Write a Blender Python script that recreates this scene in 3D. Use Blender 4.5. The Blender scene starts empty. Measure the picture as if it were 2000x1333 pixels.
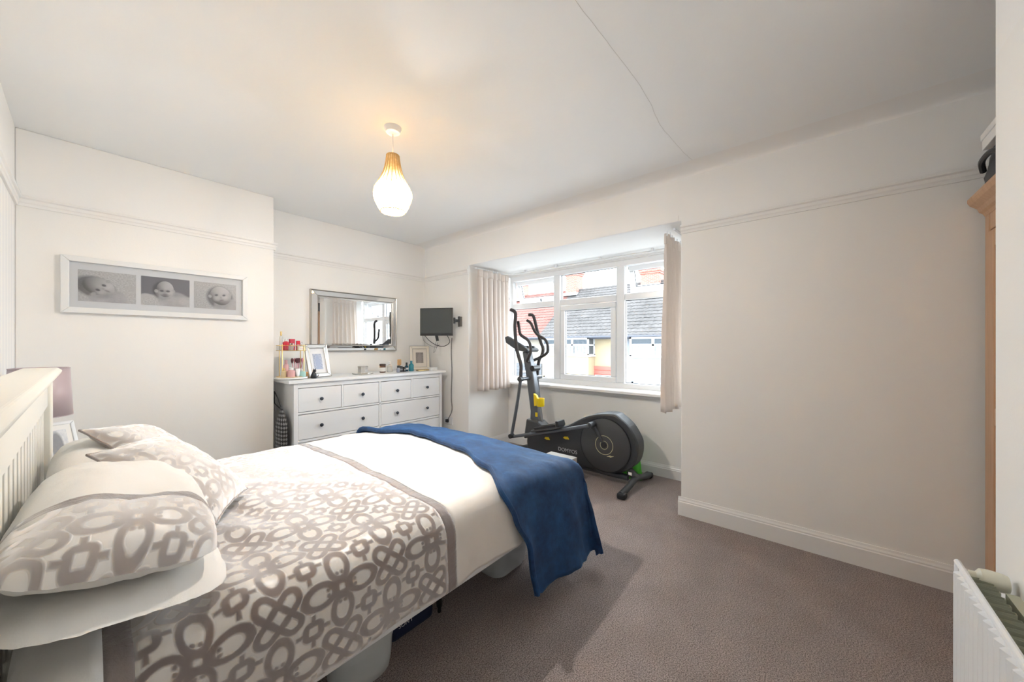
import bpy, math, random
from mathutils import Vector, Matrix, noise
sc = bpy.context.scene
COL = sc.collection
R = math.radians
# ------------------------------------------------------------------ camera
cam_d = bpy.data.cameras.new('camera'); cam = bpy.data.objects.new('camera', cam_d); COL.objects.link(cam)
cam_d.sensor_width = 36; cam_d.lens = 702 / 2000 * 36; cam_d.shift_y = 8.5 / 2000; cam_d.clip_start = .02; cam_d.clip_end = 300
cam.location = (0, 0, 1.27); cam.rotation_euler = (R(90), 0, R(40.2 - 90))
sc.camera = cam
# ------------------------------------------------------------------ sky, exposure
SKY = 5.6
LAMP_W = 70.0
w = bpy.data.worlds.new('overcast'); sc.world = w; w.use_nodes = True
bg = w.node_tree.nodes['Background']; bg.inputs[0].default_value = (.85, .93, 1.0, 1); bg.inputs[1].default_value = SKY
sc.view_settings.view_transform = 'Standard'; sc.view_settings.look = 'None'
sc.view_settings.exposure = 1.14; sc.view_settings.gamma = 1.0; sc.view_settings.use_curve_mapping = False
try:
    sc.cycles.max_bounces = 7; sc.cycles.diffuse_bounces = 5; sc.cycles.glossy_bounces = 3
    sc.cycles.transparent_max_bounces = 12; sc.cycles.transmission_bounces = 5
    sc.cycles.sample_clamp_indirect = 8.0
except Exception: pass

# ------------------------------------------------------------------ material helpers
class X:
    """a shader value with arithmetic"""
    def __init__(s, nt, k): s.nt, s.k = nt, k
    def m(s, op, *a, clamp=False):
        n = s.nt.nodes.new('ShaderNodeMath'); n.operation = op; n.use_clamp = clamp
        for i, v in enumerate((s,) + a):
            if isinstance(v, X): s.nt.links.new(v.k, n.inputs[i])
            else: n.inputs[i].default_value = v
        return X(s.nt, n.outputs[0])
    def __add__(s, o): return s.m('ADD', o)
    __radd__ = __add__
    def __sub__(s, o): return s.m('SUBTRACT', o)
    def __rsub__(s, o): return (s * -1) + o
    def __mul__(s, o): return s.m('MULTIPLY', o)
    __rmul__ = __mul__
    def __truediv__(s, o): return s.m('DIVIDE', o)
    def abs(s): return s.m('ABSOLUTE')
    def max(s, o): return s.m('MAXIMUM', o)
    def min(s, o): return s.m('MINIMUM', o)
    def wrap(s, lo, hi): return s.m('WRAP', hi, lo)
    def lt(s, o): return s.m('LESS_THAN', o)
    def gt(s, o): return s.m('GREATER_THAN', o)
    def clamp(s): return s.m('ADD', 0.0, clamp=True)
    def step(s, e): return (s / e * -1 + .5).clamp()      # 1 where s < 0, soft over e
def hyp(a, b): return (a * a + b * b).m('SQRT')

def nodes(name):
    m = bpy.data.materials.new(name); m.use_nodes = True; nt = m.node_tree
    return m, nt, nt.nodes['Principled BSDF']
def coords(nt, kind='Object'):
    c = nt.nodes.new('ShaderNodeTexCoord'); s = nt.nodes.new('ShaderNodeSeparateXYZ')
    nt.links.new(c.outputs[kind], s.inputs[0])
    return X(nt, s.outputs[0]), X(nt, s.outputs[1]), X(nt, s.outputs[2]), c.outputs[kind]
def noise_n(nt, vec, scale, detail=2, rough=.5):
    n = nt.nodes.new('ShaderNodeTexNoise'); n.inputs['Scale'].default_value = scale
    n.inputs['Detail'].default_value = detail; n.inputs['Roughness'].default_value = rough
    if vec is not None: nt.links.new(vec, n.inputs['Vector'])
    return X(nt, n.outputs[0])
def mixc(nt, f, a, b):
    n = nt.nodes.new('ShaderNodeMix'); n.data_type = 'RGBA'
    ins = [n.inputs[0], n.inputs[6], n.inputs[7]]
    for i, v in zip(ins, (f, a, b)):
        if isinstance(v, X): nt.links.new(v.k, i)
        elif isinstance(v, bpy.types.NodeSocket): nt.links.new(v, i)
        elif isinstance(v, (int, float)): i.default_value = v
        else: i.default_value = (*v[:3], 1)
    return n.outputs[2]
def bump(nt, p, h, strength, dist=.01):
    b = nt.nodes.new('ShaderNodeBump'); b.inputs['Strength'].default_value = strength; b.inputs['Distance'].default_value = dist
    nt.links.new(h.k if isinstance(h, X) else h, b.inputs['Height']); nt.links.new(b.outputs[0], p.inputs['Normal'])
def setp(p, **k):
    al = dict(rough='Roughness', metal='Metallic', spec='Specular IOR Level', trans='Transmission Weight', ior='IOR', sheen='Sheen Weight',
              sheen_r='Sheen Roughness', coat='Coat Weight', alpha='Alpha', sub='Subsurface Weight')
    for n, v in k.items(): p.inputs[al[n]].default_value = v
MATS = {}
def mat(name, col, rough=.5, metal=0, vary=0, vscale=6, bmp=0, bscale=60, emit=None, **k):
    if name in MATS: return MATS[name]
    m, nt, p = nodes(name); MATS[name] = m
    p.inputs['Base Color'].default_value = (*col, 1); setp(p, rough=rough, metal=metal, **k)
    m.diffuse_color = (*col, 1)
    if vary or bmp:
        x, y, z, v = coords(nt)
        if vary:
            f = noise_n(nt, v, vscale, 3)
            c = mixc(nt, f, [a * (1 - vary) for a in col], [min(1, a * (1 + vary)) for a in col]); nt.links.new(c, p.inputs['Base Color'])
        if bmp: bump(nt, p, noise_n(nt, v, bscale, 3), bmp)
    if emit:
        p.inputs['Emission Color'].default_value = (*emit[:3], 1); p.inputs['Emission Strength'].default_value = emit[3]
    return m

def wall_paint():
    m, nt, p = nodes('wall_paint'); x, y, z, v = coords(nt); n = noise_n(nt, v, 1.5, 3)
    lo = mixc(nt, n, (.89, .872, .84), (.91, .892, .86)); hi = mixc(nt, n, (.90, .89, .872), (.915, .905, .888))
    nt.links.new(mixc(nt, (z - 2.13).gt(0.0), lo, hi), p.inputs['Base Color']); setp(p, rough=.7); bump(nt, p, noise_n(nt, v, 90, 3), .03); return m
PAINT = wall_paint()
CEIL = mat('ceiling_paint', (.935, .945, .945), .75, vary=.01, vscale=1.2, bmp=.04, bscale=40)
TRIM = mat('gloss_trim_paint', (.88, .865, .84), .3)
UPVC = mat('white_plastic_frame', (.86, .87, .88), .25)
WHITE = mat('white_lacquer', (.86, .87, .88), .28)
CREAMW = mat('cream_painted_wood', (.86, .845, .78), .55)
DARK = mat('dark_grey_plastic', (.055, .06, .065), .42)
BLACK = mat('black_plastic', (.018, .019, .021), .4)
GREYMET = mat('grey_steel_tube', (.13, .14, .155), .38, metal=.4)
FOAM = mat('foam_grip', (.05, .045, .045), .75)
CHROME = mat('silver_metal', (.72, .70, .66), .2, metal=1)
PEWTER = mat('antique_silver', (.50, .475, .44), .28, metal=1)
GOLD = mat('gold_metal', (.83, .60, .26), .28, metal=1)
MIRROR = mat('mirror_glass', (.93, .94, .94), .01, metal=1)
YELLOW = mat('yellow_plastic', (.85, .62, .01), .4)
RED = mat('red_card', (.62, .03, .06), .4)
PAPER = mat('white_card', (.84, .83, .81), .6)

def glass_mat(name, tint, gloss=.06, rough=.0):
    if name in MATS: return MATS[name]
    m = bpy.data.materials.new(name); m.use_nodes = True; nt = m.node_tree; MATS[name] = m
    nt.nodes.clear(); o = nt.nodes.new('ShaderNodeOutputMaterial')
    t = nt.nodes.new('ShaderNodeBsdfTransparent'); t.inputs[0].default_value = (*tint, 1)
    g = nt.nodes.new('ShaderNodeBsdfGlossy'); g.inputs['Roughness'].default_value = rough
    mx = nt.nodes.new('ShaderNodeMixShader'); lw = nt.nodes.new('ShaderNodeLayerWeight'); lw.inputs[0].default_value = .5
    fr = X(nt, lw.outputs['Facing']).m('POWER', 5.0) * .96 + .04      # reflectance of a thin sheet, alike from both sides
    nt.links.new(fr.k, mx.inputs[0])
    nt.links.new(t.outputs[0], mx.inputs[1]); nt.links.new(g.outputs[0], mx.inputs[2]); nt.links.new(mx.outputs[0], o.inputs[0])
    return m
GLASS = glass_mat('window_glass', (.96, .97, .97))
CLEAR = glass_mat('clear_acrylic', (.93, .92, .91))
FROST = mat('frosted_plastic', (.80, .84, .84), .35, alpha=.75)
def cloth_mat(name, col, transl=.35, rough=.9, vary=.04):
    m = bpy.data.materials.new(name); m.use_nodes = True; nt = m.node_tree; MATS[name] = m
    p = nt.nodes['Principled BSDF']; p.inputs['Base Color'].default_value = (*col, 1); setp(p, rough=rough)
    o = nt.nodes['Material Output']; t = nt.nodes.new('ShaderNodeBsdfTranslucent'); t.inputs[0].default_value = (*col, 1)
    mx = nt.nodes.new('ShaderNodeMixShader'); mx.inputs[0].default_value = transl
    nt.links.new(p.outputs[0], mx.inputs[1]); nt.links.new(t.outputs[0], mx.inputs[2]); nt.links.new(mx.outputs[0], o.inputs[0])
    x, y, z, v = coords(nt); bump(nt, p, noise_n(nt, v, 300, 2), .06, .002)
    return m
CURTAIN = cloth_mat('curtain_cotton', (.90, .83, .775), .45)
def carpet():
    m, nt, p = nodes('brown_carpet'); x, y, z, v = coords(nt)
    f = noise_n(nt, v, 200, 3, .8); g = noise_n(nt, v, 5, 3, .6)
    c1 = mixc(nt, ((f - .5) * 5.0 + .52).clamp(), (.10, .064, .055), (.64, .53, .495))
    c2 = mixc(nt, ((g - .5) * 1.6 + .5).clamp(), (.72, .70, .69), (1, 1, 1))
    n = nt.nodes.new('ShaderNodeMix'); n.data_type = 'RGBA'; n.blend_type = 'MULTIPLY'; n.inputs[0].default_value = 1
    nt.links.new(c1, n.inputs[6]); nt.links.new(c2, n.inputs[7]); nt.links.new(n.outputs[2], p.inputs['Base Color'])
    setp(p, rough=1, spec=.1, sheen=.35, sheen_r=.5); bump(nt, p, f, .8, .010); return m
CARPET = carpet()
def wallpaper():
    m, nt, p = nodes('striped_wallpaper'); x, y, z, v = coords(nt)
    s = (y * 60).m('SINE'); f = (z - 2.13).lt(0.0) * (s * .5 + .5)
    nt.links.new(mixc(nt, f, (.91, .89, .86), (.84, .83, .82)), p.inputs['Base Color']); setp(p, rough=.6); return m
WALLPAPER = wallpaper()
def plaincloth(name, col, sheen=.3, rough=.75, wr=.25, ws=9, fine=.05):
    m, nt, p = nodes(name); MATS[name] = m; x, y, z, v = coords(nt)
    p.inputs['Base Color'].default_value = (*col, 1); setp(p, rough=rough, sheen=sheen, sheen_r=.4)
    h = noise_n(nt, v, ws, 4, .55) + noise_n(nt, v, 400, 1) * fine
    bump(nt, p, h, wr, .02); return m
COTTON = plaincloth('white_cotton', (.84, .82, .79), .15, .7)
SATIN = plaincloth('cream_cotton_satin', (.83, .79, .74), .2, .5)
TAUPE = plaincloth('taupe_velvet', (.27, .225, .215), 1.0, .55, .35, 26)
BLUE = None
def velvet_blue():
    m, nt, p = nodes('blue_plush_fleece'); x, y, z, v = coords(nt)
    f = noise_n(nt, v, 7, 5, .65); g = noise_n(nt, v, 30, 3, .6)
    c = mixc(nt, ((f * .7 + g * .3 - .5) * 3 + .5).clamp(), (.003, .020, .075), (.012, .075, .215)); nt.links.new(c, p.inputs['Base Color'])
    setp(p, rough=.75, sheen=.35, sheen_r=.3); p.inputs['Sheen Tint'].default_value = (.12, .35, .75, 1)
    bump(nt, p, f + noise_n(nt, v, 500, 1) * .2, .25, .01); return m
BLUE = velvet_blue()
def trellis(name, ground, pile):
    """cut velvet: interlaced loops on a satin ground, UV in metres"""
    m, nt, p = nodes(name); u, v, _, uv = coords(nt, 'UV')
    A = .164
    u = u / A; v = v / A
    W_ = .052                                                     # half stroke
    # flower lattice: cells at integer (i, j) with i + j even -> rotate to a square lattice of period sqrt2
    def near(a, b):                                               # nearest lattice node of the checkerboard, offset from it
        s = (a + b) * .5; d = (a - b) * .5
        s = s.wrap(-.5, .5); d = d.wrap(-.5, .5)
        return s + d, s - d
    fx, fy = near(u, v); wx, wy = near(u + 1.0, v)
    def ring(d): return d.abs() - W_
    def ell(a, b, cx, ra, rb):                                    # ring of an ellipse, approximately a distance
        k = hyp((a.abs() - cx) / ra, b / rb)
        return ((k - 1.0) * rb * 1.05).abs() - W_
    d = ell(fx, fy, .37, .25, .165).min(ell(fy, fx, .37, .25, .165)).min(ring(hyp(fx, fy) - .11))
    p1 = (wx + wy) * .7071; q1 = (wx - wy) * .7071
    def stad(a, b, h, r):
        return ring(hyp((a.abs() - h).max(0.0), b) - r)
    d = d.min(stad(p1, q1, .27, .125)).min(stad(q1, p1, .27, .125))
    sx = (u + .5).wrap(-.5, .5); sy = (v + .5).wrap(-.5, .5)
    k = hyp((sx.abs() - .045).max(0.0), (sy.abs() - .045).max(0.0)) - .075
    d = d.min(ring(k))
    # short links from the little squares to their neighbours, and curled tips inside the petals
    d = d.min((sx.abs() - .035).max((sy.abs() - .18).abs() - .09)).min((sy.abs() - .035).max((sx.abs() - .18).abs() - .09))
    curl = hyp(fx.abs() - .235, fy.abs() - .045) - .034
    curl2 = hyp(fy.abs() - .235, fx.abs() - .045) - .034
    d = d.min(curl.min(curl2))
    f = d.step(.035)
    nz = noise_n(nt, uv, 40, 3, .6)
    pc = mixc(nt, nz, [a * .8 for a in pile], [a * 1.2 for a in pile])
    nt.links.new(mixc(nt, f, ground, pc), p.inputs['Base Color'])
    rr = f * .35 + .38; nt.links.new(rr.k, p.inputs['Roughness'])
    sh = f * .92 + .08; nt.links.new(sh.k, p.inputs['Sheen Weight']); p.inputs['Sheen Roughness'].default_value = .22
    p.inputs['Sheen Tint'].default_value = (1, .98, .97, 1)
    bump(nt, p, f + noise_n(nt, uv, 14, 4) * .8, .3, .006)
    vel = nt.nodes.new('ShaderNodeBsdfSheen'); vel.distribution = 'ASHIKHMIN'; vel.inputs['Roughness'].default_value = .55
    nt.links.new(mixc(nt, f, (.0, .0, .0), (.95, .93, .92)), vel.inputs[0])
    ad = nt.nodes.new('ShaderNodeAddShader'); out = nt.nodes['Material Output']
    nt.links.new(p.outputs[0], ad.inputs[0]); nt.links.new(vel.outputs[0], ad.inputs[1]); nt.links.new(ad.outputs[0], out.inputs[0])
    return m
TRELLIS = trellis('trellis_cut_velvet', (.74, .70, .66), (.20, .158, .148))
TRELLIS_G = trellis('trellis_cut_velvet_grey', (.78, .75, .72), (.33, .29, .28))
def wood(name, a, b):
    m, nt, p = nodes(name); MATS[name] = m; x, y, z, v = coords(nt)
    n = nt.nodes.new('ShaderNodeMapping'); n.inputs['Scale'].default_value = (14, 14, 1.2); nt.links.new(v, n.inputs[0])
    f = noise_n(nt, n.outputs[0], 3, 4, .6); nt.links.new(mixc(nt, ((f - .5) * 2 + .5).clamp(), a, b), p.inputs['Base Color'])
    setp(p, rough=.4); return m
PINE = wood('varnished_pine', (.50, .29, .16), (.62, .39, .24))
def meshbag():
    m, nt, p = nodes('black_mesh_fabric'); u, v, _, uv = coords(nt, 'UV')
    a = ((u * 95 + v * 95).m('SINE') * (u * 95 - v * 95).m('SINE')); f = (a - .12).step(.3)
    nt.links.new(mixc(nt, f, (.25, .25, .26), (.02, .02, .022)), p.inputs['Base Color']); setp(p, rough=.7); return m
MESHBAG = meshbag()
def wicker():
    m = bpy.data.materials.new('woven_wicker'); m.use_nodes = True; nt = m.node_tree
    p = nt.nodes['Principled BSDF']; o = nt.nodes['Material Output']; x, y, z, v = coords(nt)
    f = noise_n(nt, v, 55, 3, .65); c = mixc(nt, ((f - .5) * 2.5 + .5).clamp(), (.68, .45, .17), (.88, .70, .40))
    nt.links.new(c, p.inputs['Base Color']); setp(p, rough=.7)
    t = nt.nodes.new('ShaderNodeBsdfTranslucent'); nt.links.new(c, t.inputs[0])
    tr = nt.nodes.new('ShaderNodeBsdfTransparent'); m1 = nt.nodes.new('ShaderNodeMixShader'); m1.inputs[0].default_value = .6
    nt.links.new(p.outputs[0], m1.inputs[1]); nt.links.new(t.outputs[0], m1.inputs[2])
    weave = (z * 420).m('SINE') * .5 + noise_n(nt, v, 90, 2) * 1.2          # open weave: small gaps
    hole = (weave - .80).gt(0.0); m2 = nt.nodes.new('ShaderNodeMixShader'); lowz = ((z + .31) / -.09).clamp(); ang = y.m('ARCTAN2', x); slit = (ang * 20).m('COSINE') * .55 + noise_n(nt, v, 60, 3, .7) * 1.5 + lowz * .75 - 1.62
    nt.links.new(slit.gt(0.0).k, m2.inputs[0]); nt.links.new((lowz * .05 + .012).k, m1.inputs[0])
    nt.links.new(m1.outputs[0], m2.inputs[1]); nt.links.new(tr.outputs[0], m2.inputs[2]); nt.links.new(m2.outputs[0], o.inputs[0])
    return m
WICKER = wicker()

# ------------------------------------------------------------------ mesh helpers
class MB:
    def __init__(s): s.v = []; s.f = []; s.uv = {}
    def add(s, vs, fs):
        o = len(s.v); s.v += [tuple(p) for p in vs]; s.f += [tuple(i + o for i in f) for f in fs]; return s
    def box(s, lo, hi, M=None):
        (a, b, c), (d, e, f) = lo, hi
        vs = [Vector(p) for p in ((a, b, c), (d, b, c), (d, e, c), (a, e, c), (a, b, f), (d, b, f), (d, e, f), (a, e, f))]
        if M is not None: vs = [M @ p for p in vs]
        return s.add(vs, [(0, 3, 2, 1), (4, 5, 6, 7), (0, 1, 5, 4), (1, 2, 6, 5), (2, 3, 7, 6), (3, 0, 4, 7)])
    def prism(s, poly, axis, a, b):
        n = len(poly)
        def P(q, t):
            return {'x': (t, q[0], q[1]), 'y': (q[0], t, q[1]), 'z': (q[0], q[1], t)}[axis]
        vs = [P(q, a) for q in poly] + [P(q, b) for q in poly]
        fs = [tuple(range(n))[::-1], tuple(range(n, 2 * n))] + [(i, (i + 1) % n, n + (i + 1) % n, n + i) for i in range(n)]
        return s.add(vs, fs)
    def tube(s, pts, r, n=10, flat=1.0):
        pts = [Vector(p) for p in pts]; m = len(pts); rs = r if isinstance(r, (list, tuple)) else [r] * m
        vs = []; up = None
        for i, p in enumerate(pts):
            d = (pts[min(i + 1, m - 1)] - pts[max(i - 1, 0)]).normalized()
            if up is None:
                up = Vector((0, 0, 1)) if abs(d.z) < .9 else Vector((1, 0, 0))
            a = d.cross(up).normalized(); up = a.cross(d).normalized()
            for k in range(n):
                t = 2 * math.pi * k / n; vs.append(p + (a * math.cos(t) + up * math.sin(t) * flat) * rs[i])
        fs = [(i * n + k, i * n + (k + 1) % n, (i + 1) * n + (k + 1) % n, (i + 1) * n + k) for i in range(m - 1) for k in range(n)]
        fs += [tuple(range(n))[::-1], tuple((m - 1) * n + k for k in range(n))]
        return s.add(vs, fs)
    def lathe(s, prof, c=(0, 0, 0), n=28, M=None, sx=1, sy=1, caps=True):
        m = len(prof); vs = []
        for r, z in prof:
            for k in range(n):
                t = 2 * math.pi * k / n; p = Vector((r * math.cos(t) * sx, r * math.sin(t) * sy, z))
                vs.append((M @ p if M is not None else p) + Vector(c))
        fs = [(i * n + k, i * n + (k + 1) % n, (i + 1) * n + (k + 1) % n, (i + 1) * n + k) for i in range(m - 1) for k in range(n)]
        if caps: fs += [tuple(range(n))[::-1], tuple((m - 1) * n + k for k in range(n))]
        return s.add(vs, fs)
    def grid(s, fn, us, vs_, uvfn=None):
        nu, nv = len(us), len(vs_); o = len(s.v)
        for a in us:
            for b in vs_:
                if uvfn: s.uv[len(s.v)] = uvfn(a, b)
                s.v.append(tuple(fn(a, b)))
        s.f += [(o + i * nv + j, o + (i + 1) * nv + j, o + (i + 1) * nv + j + 1, o + i * nv + j + 1) for i in range(nu - 1) for j in range(nv - 1)]
        return s
    def build(s, name, m, parent=None, smooth=False, bevel=0, solid=0, weld=False, angle=40):
        me = bpy.data.meshes.new(name); me.from_pydata(s.v, [], s.f); me.update()
        if s.uv:
            ul = me.uv_layers.new(name='UVMap')
            for l in me.loops: ul.data[l.index].uv = s.uv.get(l.vertex_index, (0, 0))
        me.materials.append(m)
        if smooth:
            me.shade_smooth(); me.set_sharp_from_angle(angle=R(angle))
        o = bpy.data.objects.new(name, me); COL.objects.link(o)
        if parent: o.parent = parent
        if solid:
            d = o.modifiers.new('thickness', 'SOLIDIFY'); d.thickness = solid; d.offset = -1
        if bevel:
            b = o.modifiers.new('edges', 'BEVEL'); b.width = bevel; b.segments = 2; b.limit_method = 'ANGLE'; b.angle_limit = R(40)
        return o
def lin(a, b, n): return [a + (b - a) * i / (n - 1) for i in range(n)]
def bezier(pts, n=8):
    """smooth curve through points"""
    P = [Vector(p) for p in pts]; out = []
    for i in range(len(P) - 1):
        p0 = P[max(i - 1, 0)]; p1 = P[i]; p2 = P[i + 1]; p3 = P[min(i + 2, len(P) - 1)]
        for k in range(n):
            t = k / n
            out.append(.5 * ((2 * p1) + (p2 - p0) * t + (2 * p0 - 5 * p1 + 4 * p2 - p3) * t * t + (3 * p1 - p0 - 3 * p2 + p3) * t ** 3))
    out.append(P[-1]); return out
def thing(name, label, cat, loc=(0, 0, 0), rz=0, group=None):
    o = bpy.data.objects.new(name, None); COL.objects.link(o); o.location = loc; o.rotation_euler = (0, 0, rz)
    o.empty_display_size = .05; o['label'] = label; o['category'] = cat
    if group: o['group'] = group
    return o
def tag(o, label, cat, group=None):
    o['label'] = label; o['category'] = cat
    if group: o['group'] = group
    return o
def struct(o, label=None):
    o['kind'] = 'structure'
    if label: o['label'] = label
    return o
def text(body, size, M, m, name, parent=None, ext=.0008):
    c = bpy.data.curves.new(name, 'FONT'); c.body = body; c.size = size; c.extrude = ext; c.align_x = 'CENTER'; c.align_y = 'CENTER'
    c.materials.append(m); o = bpy.data.objects.new(name, c); COL.objects.link(o)
    bpy.context.view_layer.update()
    me = bpy.data.meshes.new_from_object(o.evaluated_get(bpy.context.evaluated_depsgraph_get())); bpy.data.objects.remove(o)
    o = bpy.data.objects.new(name, me); COL.objects.link(o)
    if parent: o.parent = parent
    o.matrix_local = M; return o

# ================================================================== THE ROOM
H = 2.568; XW = 2.881; XB = 3.60; YB = 3.94; YC = 3.63; XL = -.275; YF = -.41
struct(MB().box((-.5, -1.5, -.12), (3.75, 4.15, 0)).build('floor', CARPET), 'brown speckled fitted carpet')
ceil = struct(MB().box((-.5, -1.5, H), (3.3, 4.15, H + .12)).build('ceiling', CEIL), 'white ceiling with a hairline crack')
struct(MB().box((-.42, YF, 0), (XL, 4.1, H)).build('wall_left', WALLPAPER), 'pale wall behind the headboard')
struct(MB().prism([(XL, 4.15), (XL, YC), (1.06, YC), (1.06, YB), (3.62, YB), (3.62, 4.15)], 'z', 0, H).build('wall_back', PAINT, bevel=.006), 'off-white chimney breast and alcove wall')
struct(MB().prism([(-1.5, 0), (.773, 0), (.773, 2.205), (3.10, 2.205), (3.10, 0), (4.1, 0), (4.1, H), (-1.5, H)], 'x', XW, XB).build('wall_right', PAINT, bevel=.006), 'cream window wall with square bay opening')
struct(MB().box((XB, .6, 0), (3.78, 3.3, .80)).build('wall_bay', PAINT), 'cream wall below the bay window')
struct(MB().box((XB, .5, 2.16), (3.78, 3.3, H)).build('wall_lintel', PAINT))
struct(MB().box((-.42, YF - .14, 0), (1.75, YF, H)).build('wall_front', PAINT), 'white wall behind the radiator')
struct(MB().prism([(1.75, YF - .14), (1.75, -1.3), (2.95, -1.3), (2.95, -1.45), (1.61, -1.45), (1.61, YF - .14)], 'z', 0, H).build('wall_recess', PAINT), 'wall of the wardrobe recess')
# ceiling crack
CR = mat('plaster_crack', (.66, .65, .63), .9)
pts = bezier([(1.15, .69), (1.284, .687), (1.502, .678), (1.75, .670), (1.966, .678), (2.184, .699), (2.40, .690), (2.611, .675), (2.73, .659)], 8)
mb = MB(); mb.grid(lambda i, s: (pts[int(i)][0], pts[int(i)][1] + s * .0010 + .006 * noise.noise((pts[int(i)][0] * 11, 3, 0)), H - .0006), list(range(len(pts))), [-1, 1])
mb.build('crack', CR, ceil)
# cove between ceiling and window wall
prof = [(XW, H)] + [(XW - .15 * (1 - math.sin(t)), H - .045 * (1 - math.cos(t))) for t in lin(0, math.pi / 2, 8)]
struct(MB().prism(prof, 'y', -1.3, YB).build('trim_1', PAINT, smooth=True), 'plaster cove under the ceiling')
# picture rails: stepped moulding swept along runs
def rail(path, n, z=2.105, normal_left=True, h=.062, d=.026, label='white picture rail moulding'):
    prof = [(0, 0), (.010, 0), (.013, .016), (.017, .022), (.017, .040), (d, .047), (d, h - .004), (d - .004, h), (0, h)]
    if h > .1: prof = [(0, 0), (.018, 0), (.018, h - .035), (.014, h - .030), (.014, h - .022), (.009, h - .012), (.006, h), (0, h)]
    P = [Vector((*p, 0)) for p in path]; vs = []; k = len(prof); sg = 1 if normal_left else -1
    for i, p in enumerate(P):
        ns = []
        if i > 0: t = (p - P[i - 1]).normalized(); ns.append(Vector((-t.y, t.x, 0)) * sg)
        if i < len(P) - 1: t = (P[i + 1] - p).normalized(); ns.append(Vector((-t.y, t.x, 0)) * sg)
        nn = sum(ns, Vector()) / len(ns); nn = nn / max(nn.length_squared, .2)
        vs += [p + nn * a + Vector((0, 0, z + b)) for a, b in prof]
    fs = [(i * k + j, i * k + (j + 1) % k, (i + 1) * k + (j + 1) % k, (i + 1) * k + j) for i in range(len(P) - 1) for j in range(k)]
    fs += [tuple(range(k)), tuple((len(P) - 1) * k + j for j in range(k))[::-1]]
    return struct(MB().add(vs, fs).build(n, TRIM), label)
rail([(XL, YF), (XL, YC), (1.06, YC), (1.06, YB), (XW, YB), (XW, 3.10)], 'trim_2', normal_left=False)
rail([(XW, .773), (XW, -1.3)], 'trim_3', normal_left=False)
rail([(XW, .79), (XW, -1.3)], 'baseboard_right', 0, False, .135, label='white skirting board along the window wall')
rail([(XL, YF), (XL, YC), (1.06, YC), (1.06, YB), (XW, YB), (XW, 3.10), (XB, 3.10), (XB, .773), (XW, .773)], 'baseboard_bay', 0, False, .118, label='white skirting board around the bay')
struct(MB().box((XW - .005, .79, 2.207), (XW, 3.09, 2.25)).build('trim_4', PAINT), 'thin painted strip above the bay opening')

# ------------------------------------------------------------------ bay window
win = struct(thing('window_1', '', ''), 'white plastic bay window with six panes'); del win['category']
X0, X1 = 3.615, 3.685
YR, YL, ZB, ZT = .785, 3.095, .815, 2.165
M1, M2, ZM = 2.355, 1.565, 1.775
def bar(lo, hi, nm='frame_bar', b=.008, p=win, m=UPVC): return MB().box(lo, hi).build(nm, m, p, bevel=b)
bar((X0, YR, ZT - .065), (X1, YL, ZT)); bar((X0, YR, ZB), (X1, YL, ZB + .06)); bar((X0, YR, ZB + .06), (X1, YR + .06, ZT - .065)); bar((X0, YL - .06, ZB + .06), (X1, YL, ZT - .065))
for yc in (M1, M2): bar((X0 - .004, yc - .045, ZB + .06), (X1, yc + .045, ZT - .065), 'mullion')
for a, b in ((YR + .06, M2 - .045), (M2 + .045, M1 - .045), (M1 + .045, YL - .06)): bar((X0, a, ZM - .035), (X1, b, ZM + .035), 'transom')
def pane(lo, hi, p=win): return MB().box(lo, hi).build('pane', GLASS, p)
xg = 3.652
pane((xg, YR + .06, ZB + .06), (xg + .005, M2 - .045, ZM - .035)); pane((xg, M1 + .045, ZB + .06), (xg + .005, YL - .06, ZM - .035))
pane((xg, M2 + .045, ZM + .035), (xg + .005, M1 - .045, ZT - .065))
GASK = mat('black_rubber_gasket', (.02, .02, .025), .6)
def gasket(y0, y1, z0, z1, p=win, x=3.648, t=.005):
    m = MB().box((x, y0, z1 - t), (x + .006, y1, z1)).box((x, y0, z0), (x + .006, y1, z0 + t)).box((x, y0, z0 + t), (x + .006, y0 + t, z1 - t)).box((x, y1 - t, z0 + t), (x + .006, y1, z1 - t))
    return m.build('gasket', GASK, p)
gasket(YR + .06, M2 - .045, ZB + .06, ZM - .035); gasket(M1 + .045, YL - .06, ZB + .06, ZM - .035); gasket(M2 + .045, M1 - .045, ZM + .035, ZT - .065)
def sash(y0, y1, z0, z1, tilt, wd=.06):
    """a casement: local origin on its top hinge"""
    e = bpy.data.objects.new('opening_sash', None); COL.objects.link(e); e.parent = win; e.location = (X1 - .012 if tilt else X0 - .006, 0, z1)
    e.rotation_euler = (0, -R(tilt), 0); h = z1 - z0
    m = MB().box((0, y0, -wd), (.055, y1, 0)).box((0, y0, -h), (.055, y1, -h + wd)).box((0, y0, -h + wd), (.055, y0 + wd, -wd)).box((0, y1 - wd, -h + wd), (.055, y1, -wd))
    m.build('sash_frame', UPVC, e, bevel=.01); pane((.028, y0 + wd, -h + wd), (.033, y1 - wd, -wd), e)
    gasket(y0 + wd, y1 - wd, -h + wd, -wd, e, .024)
    return e
s0 = sash(M2 + .05, M1 - .05, ZB + .058, ZM - .04, 0)
MB().box((-.03, 1.93, -.945 + .012), (-.008, 1.96, -.945 + .03)).box((-.034, 1.90, -.935), (-.024, 2.02, -.918)).build('window_handle', UPVC, s0, bevel=.004)
for a, b in ((YR + .058, M2 - .05), (M1 + .05, YL - .058)):
    s = sash(a, b, ZM + .04, ZT - .06, 17)
    yc = (a + b) / 2 - .05
    MB().box((-.012, yc, -.325), (-.002, yc + .018, -.25)).build('window_handle', GREYMET, s, bevel=.003)
    MB().tube([(X0 + .03, b - .02, ZT - .08), (X1 + .03, b - .03, ZM + .12)], .005, 6).build('stay_arm', CHROME, win)
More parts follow.
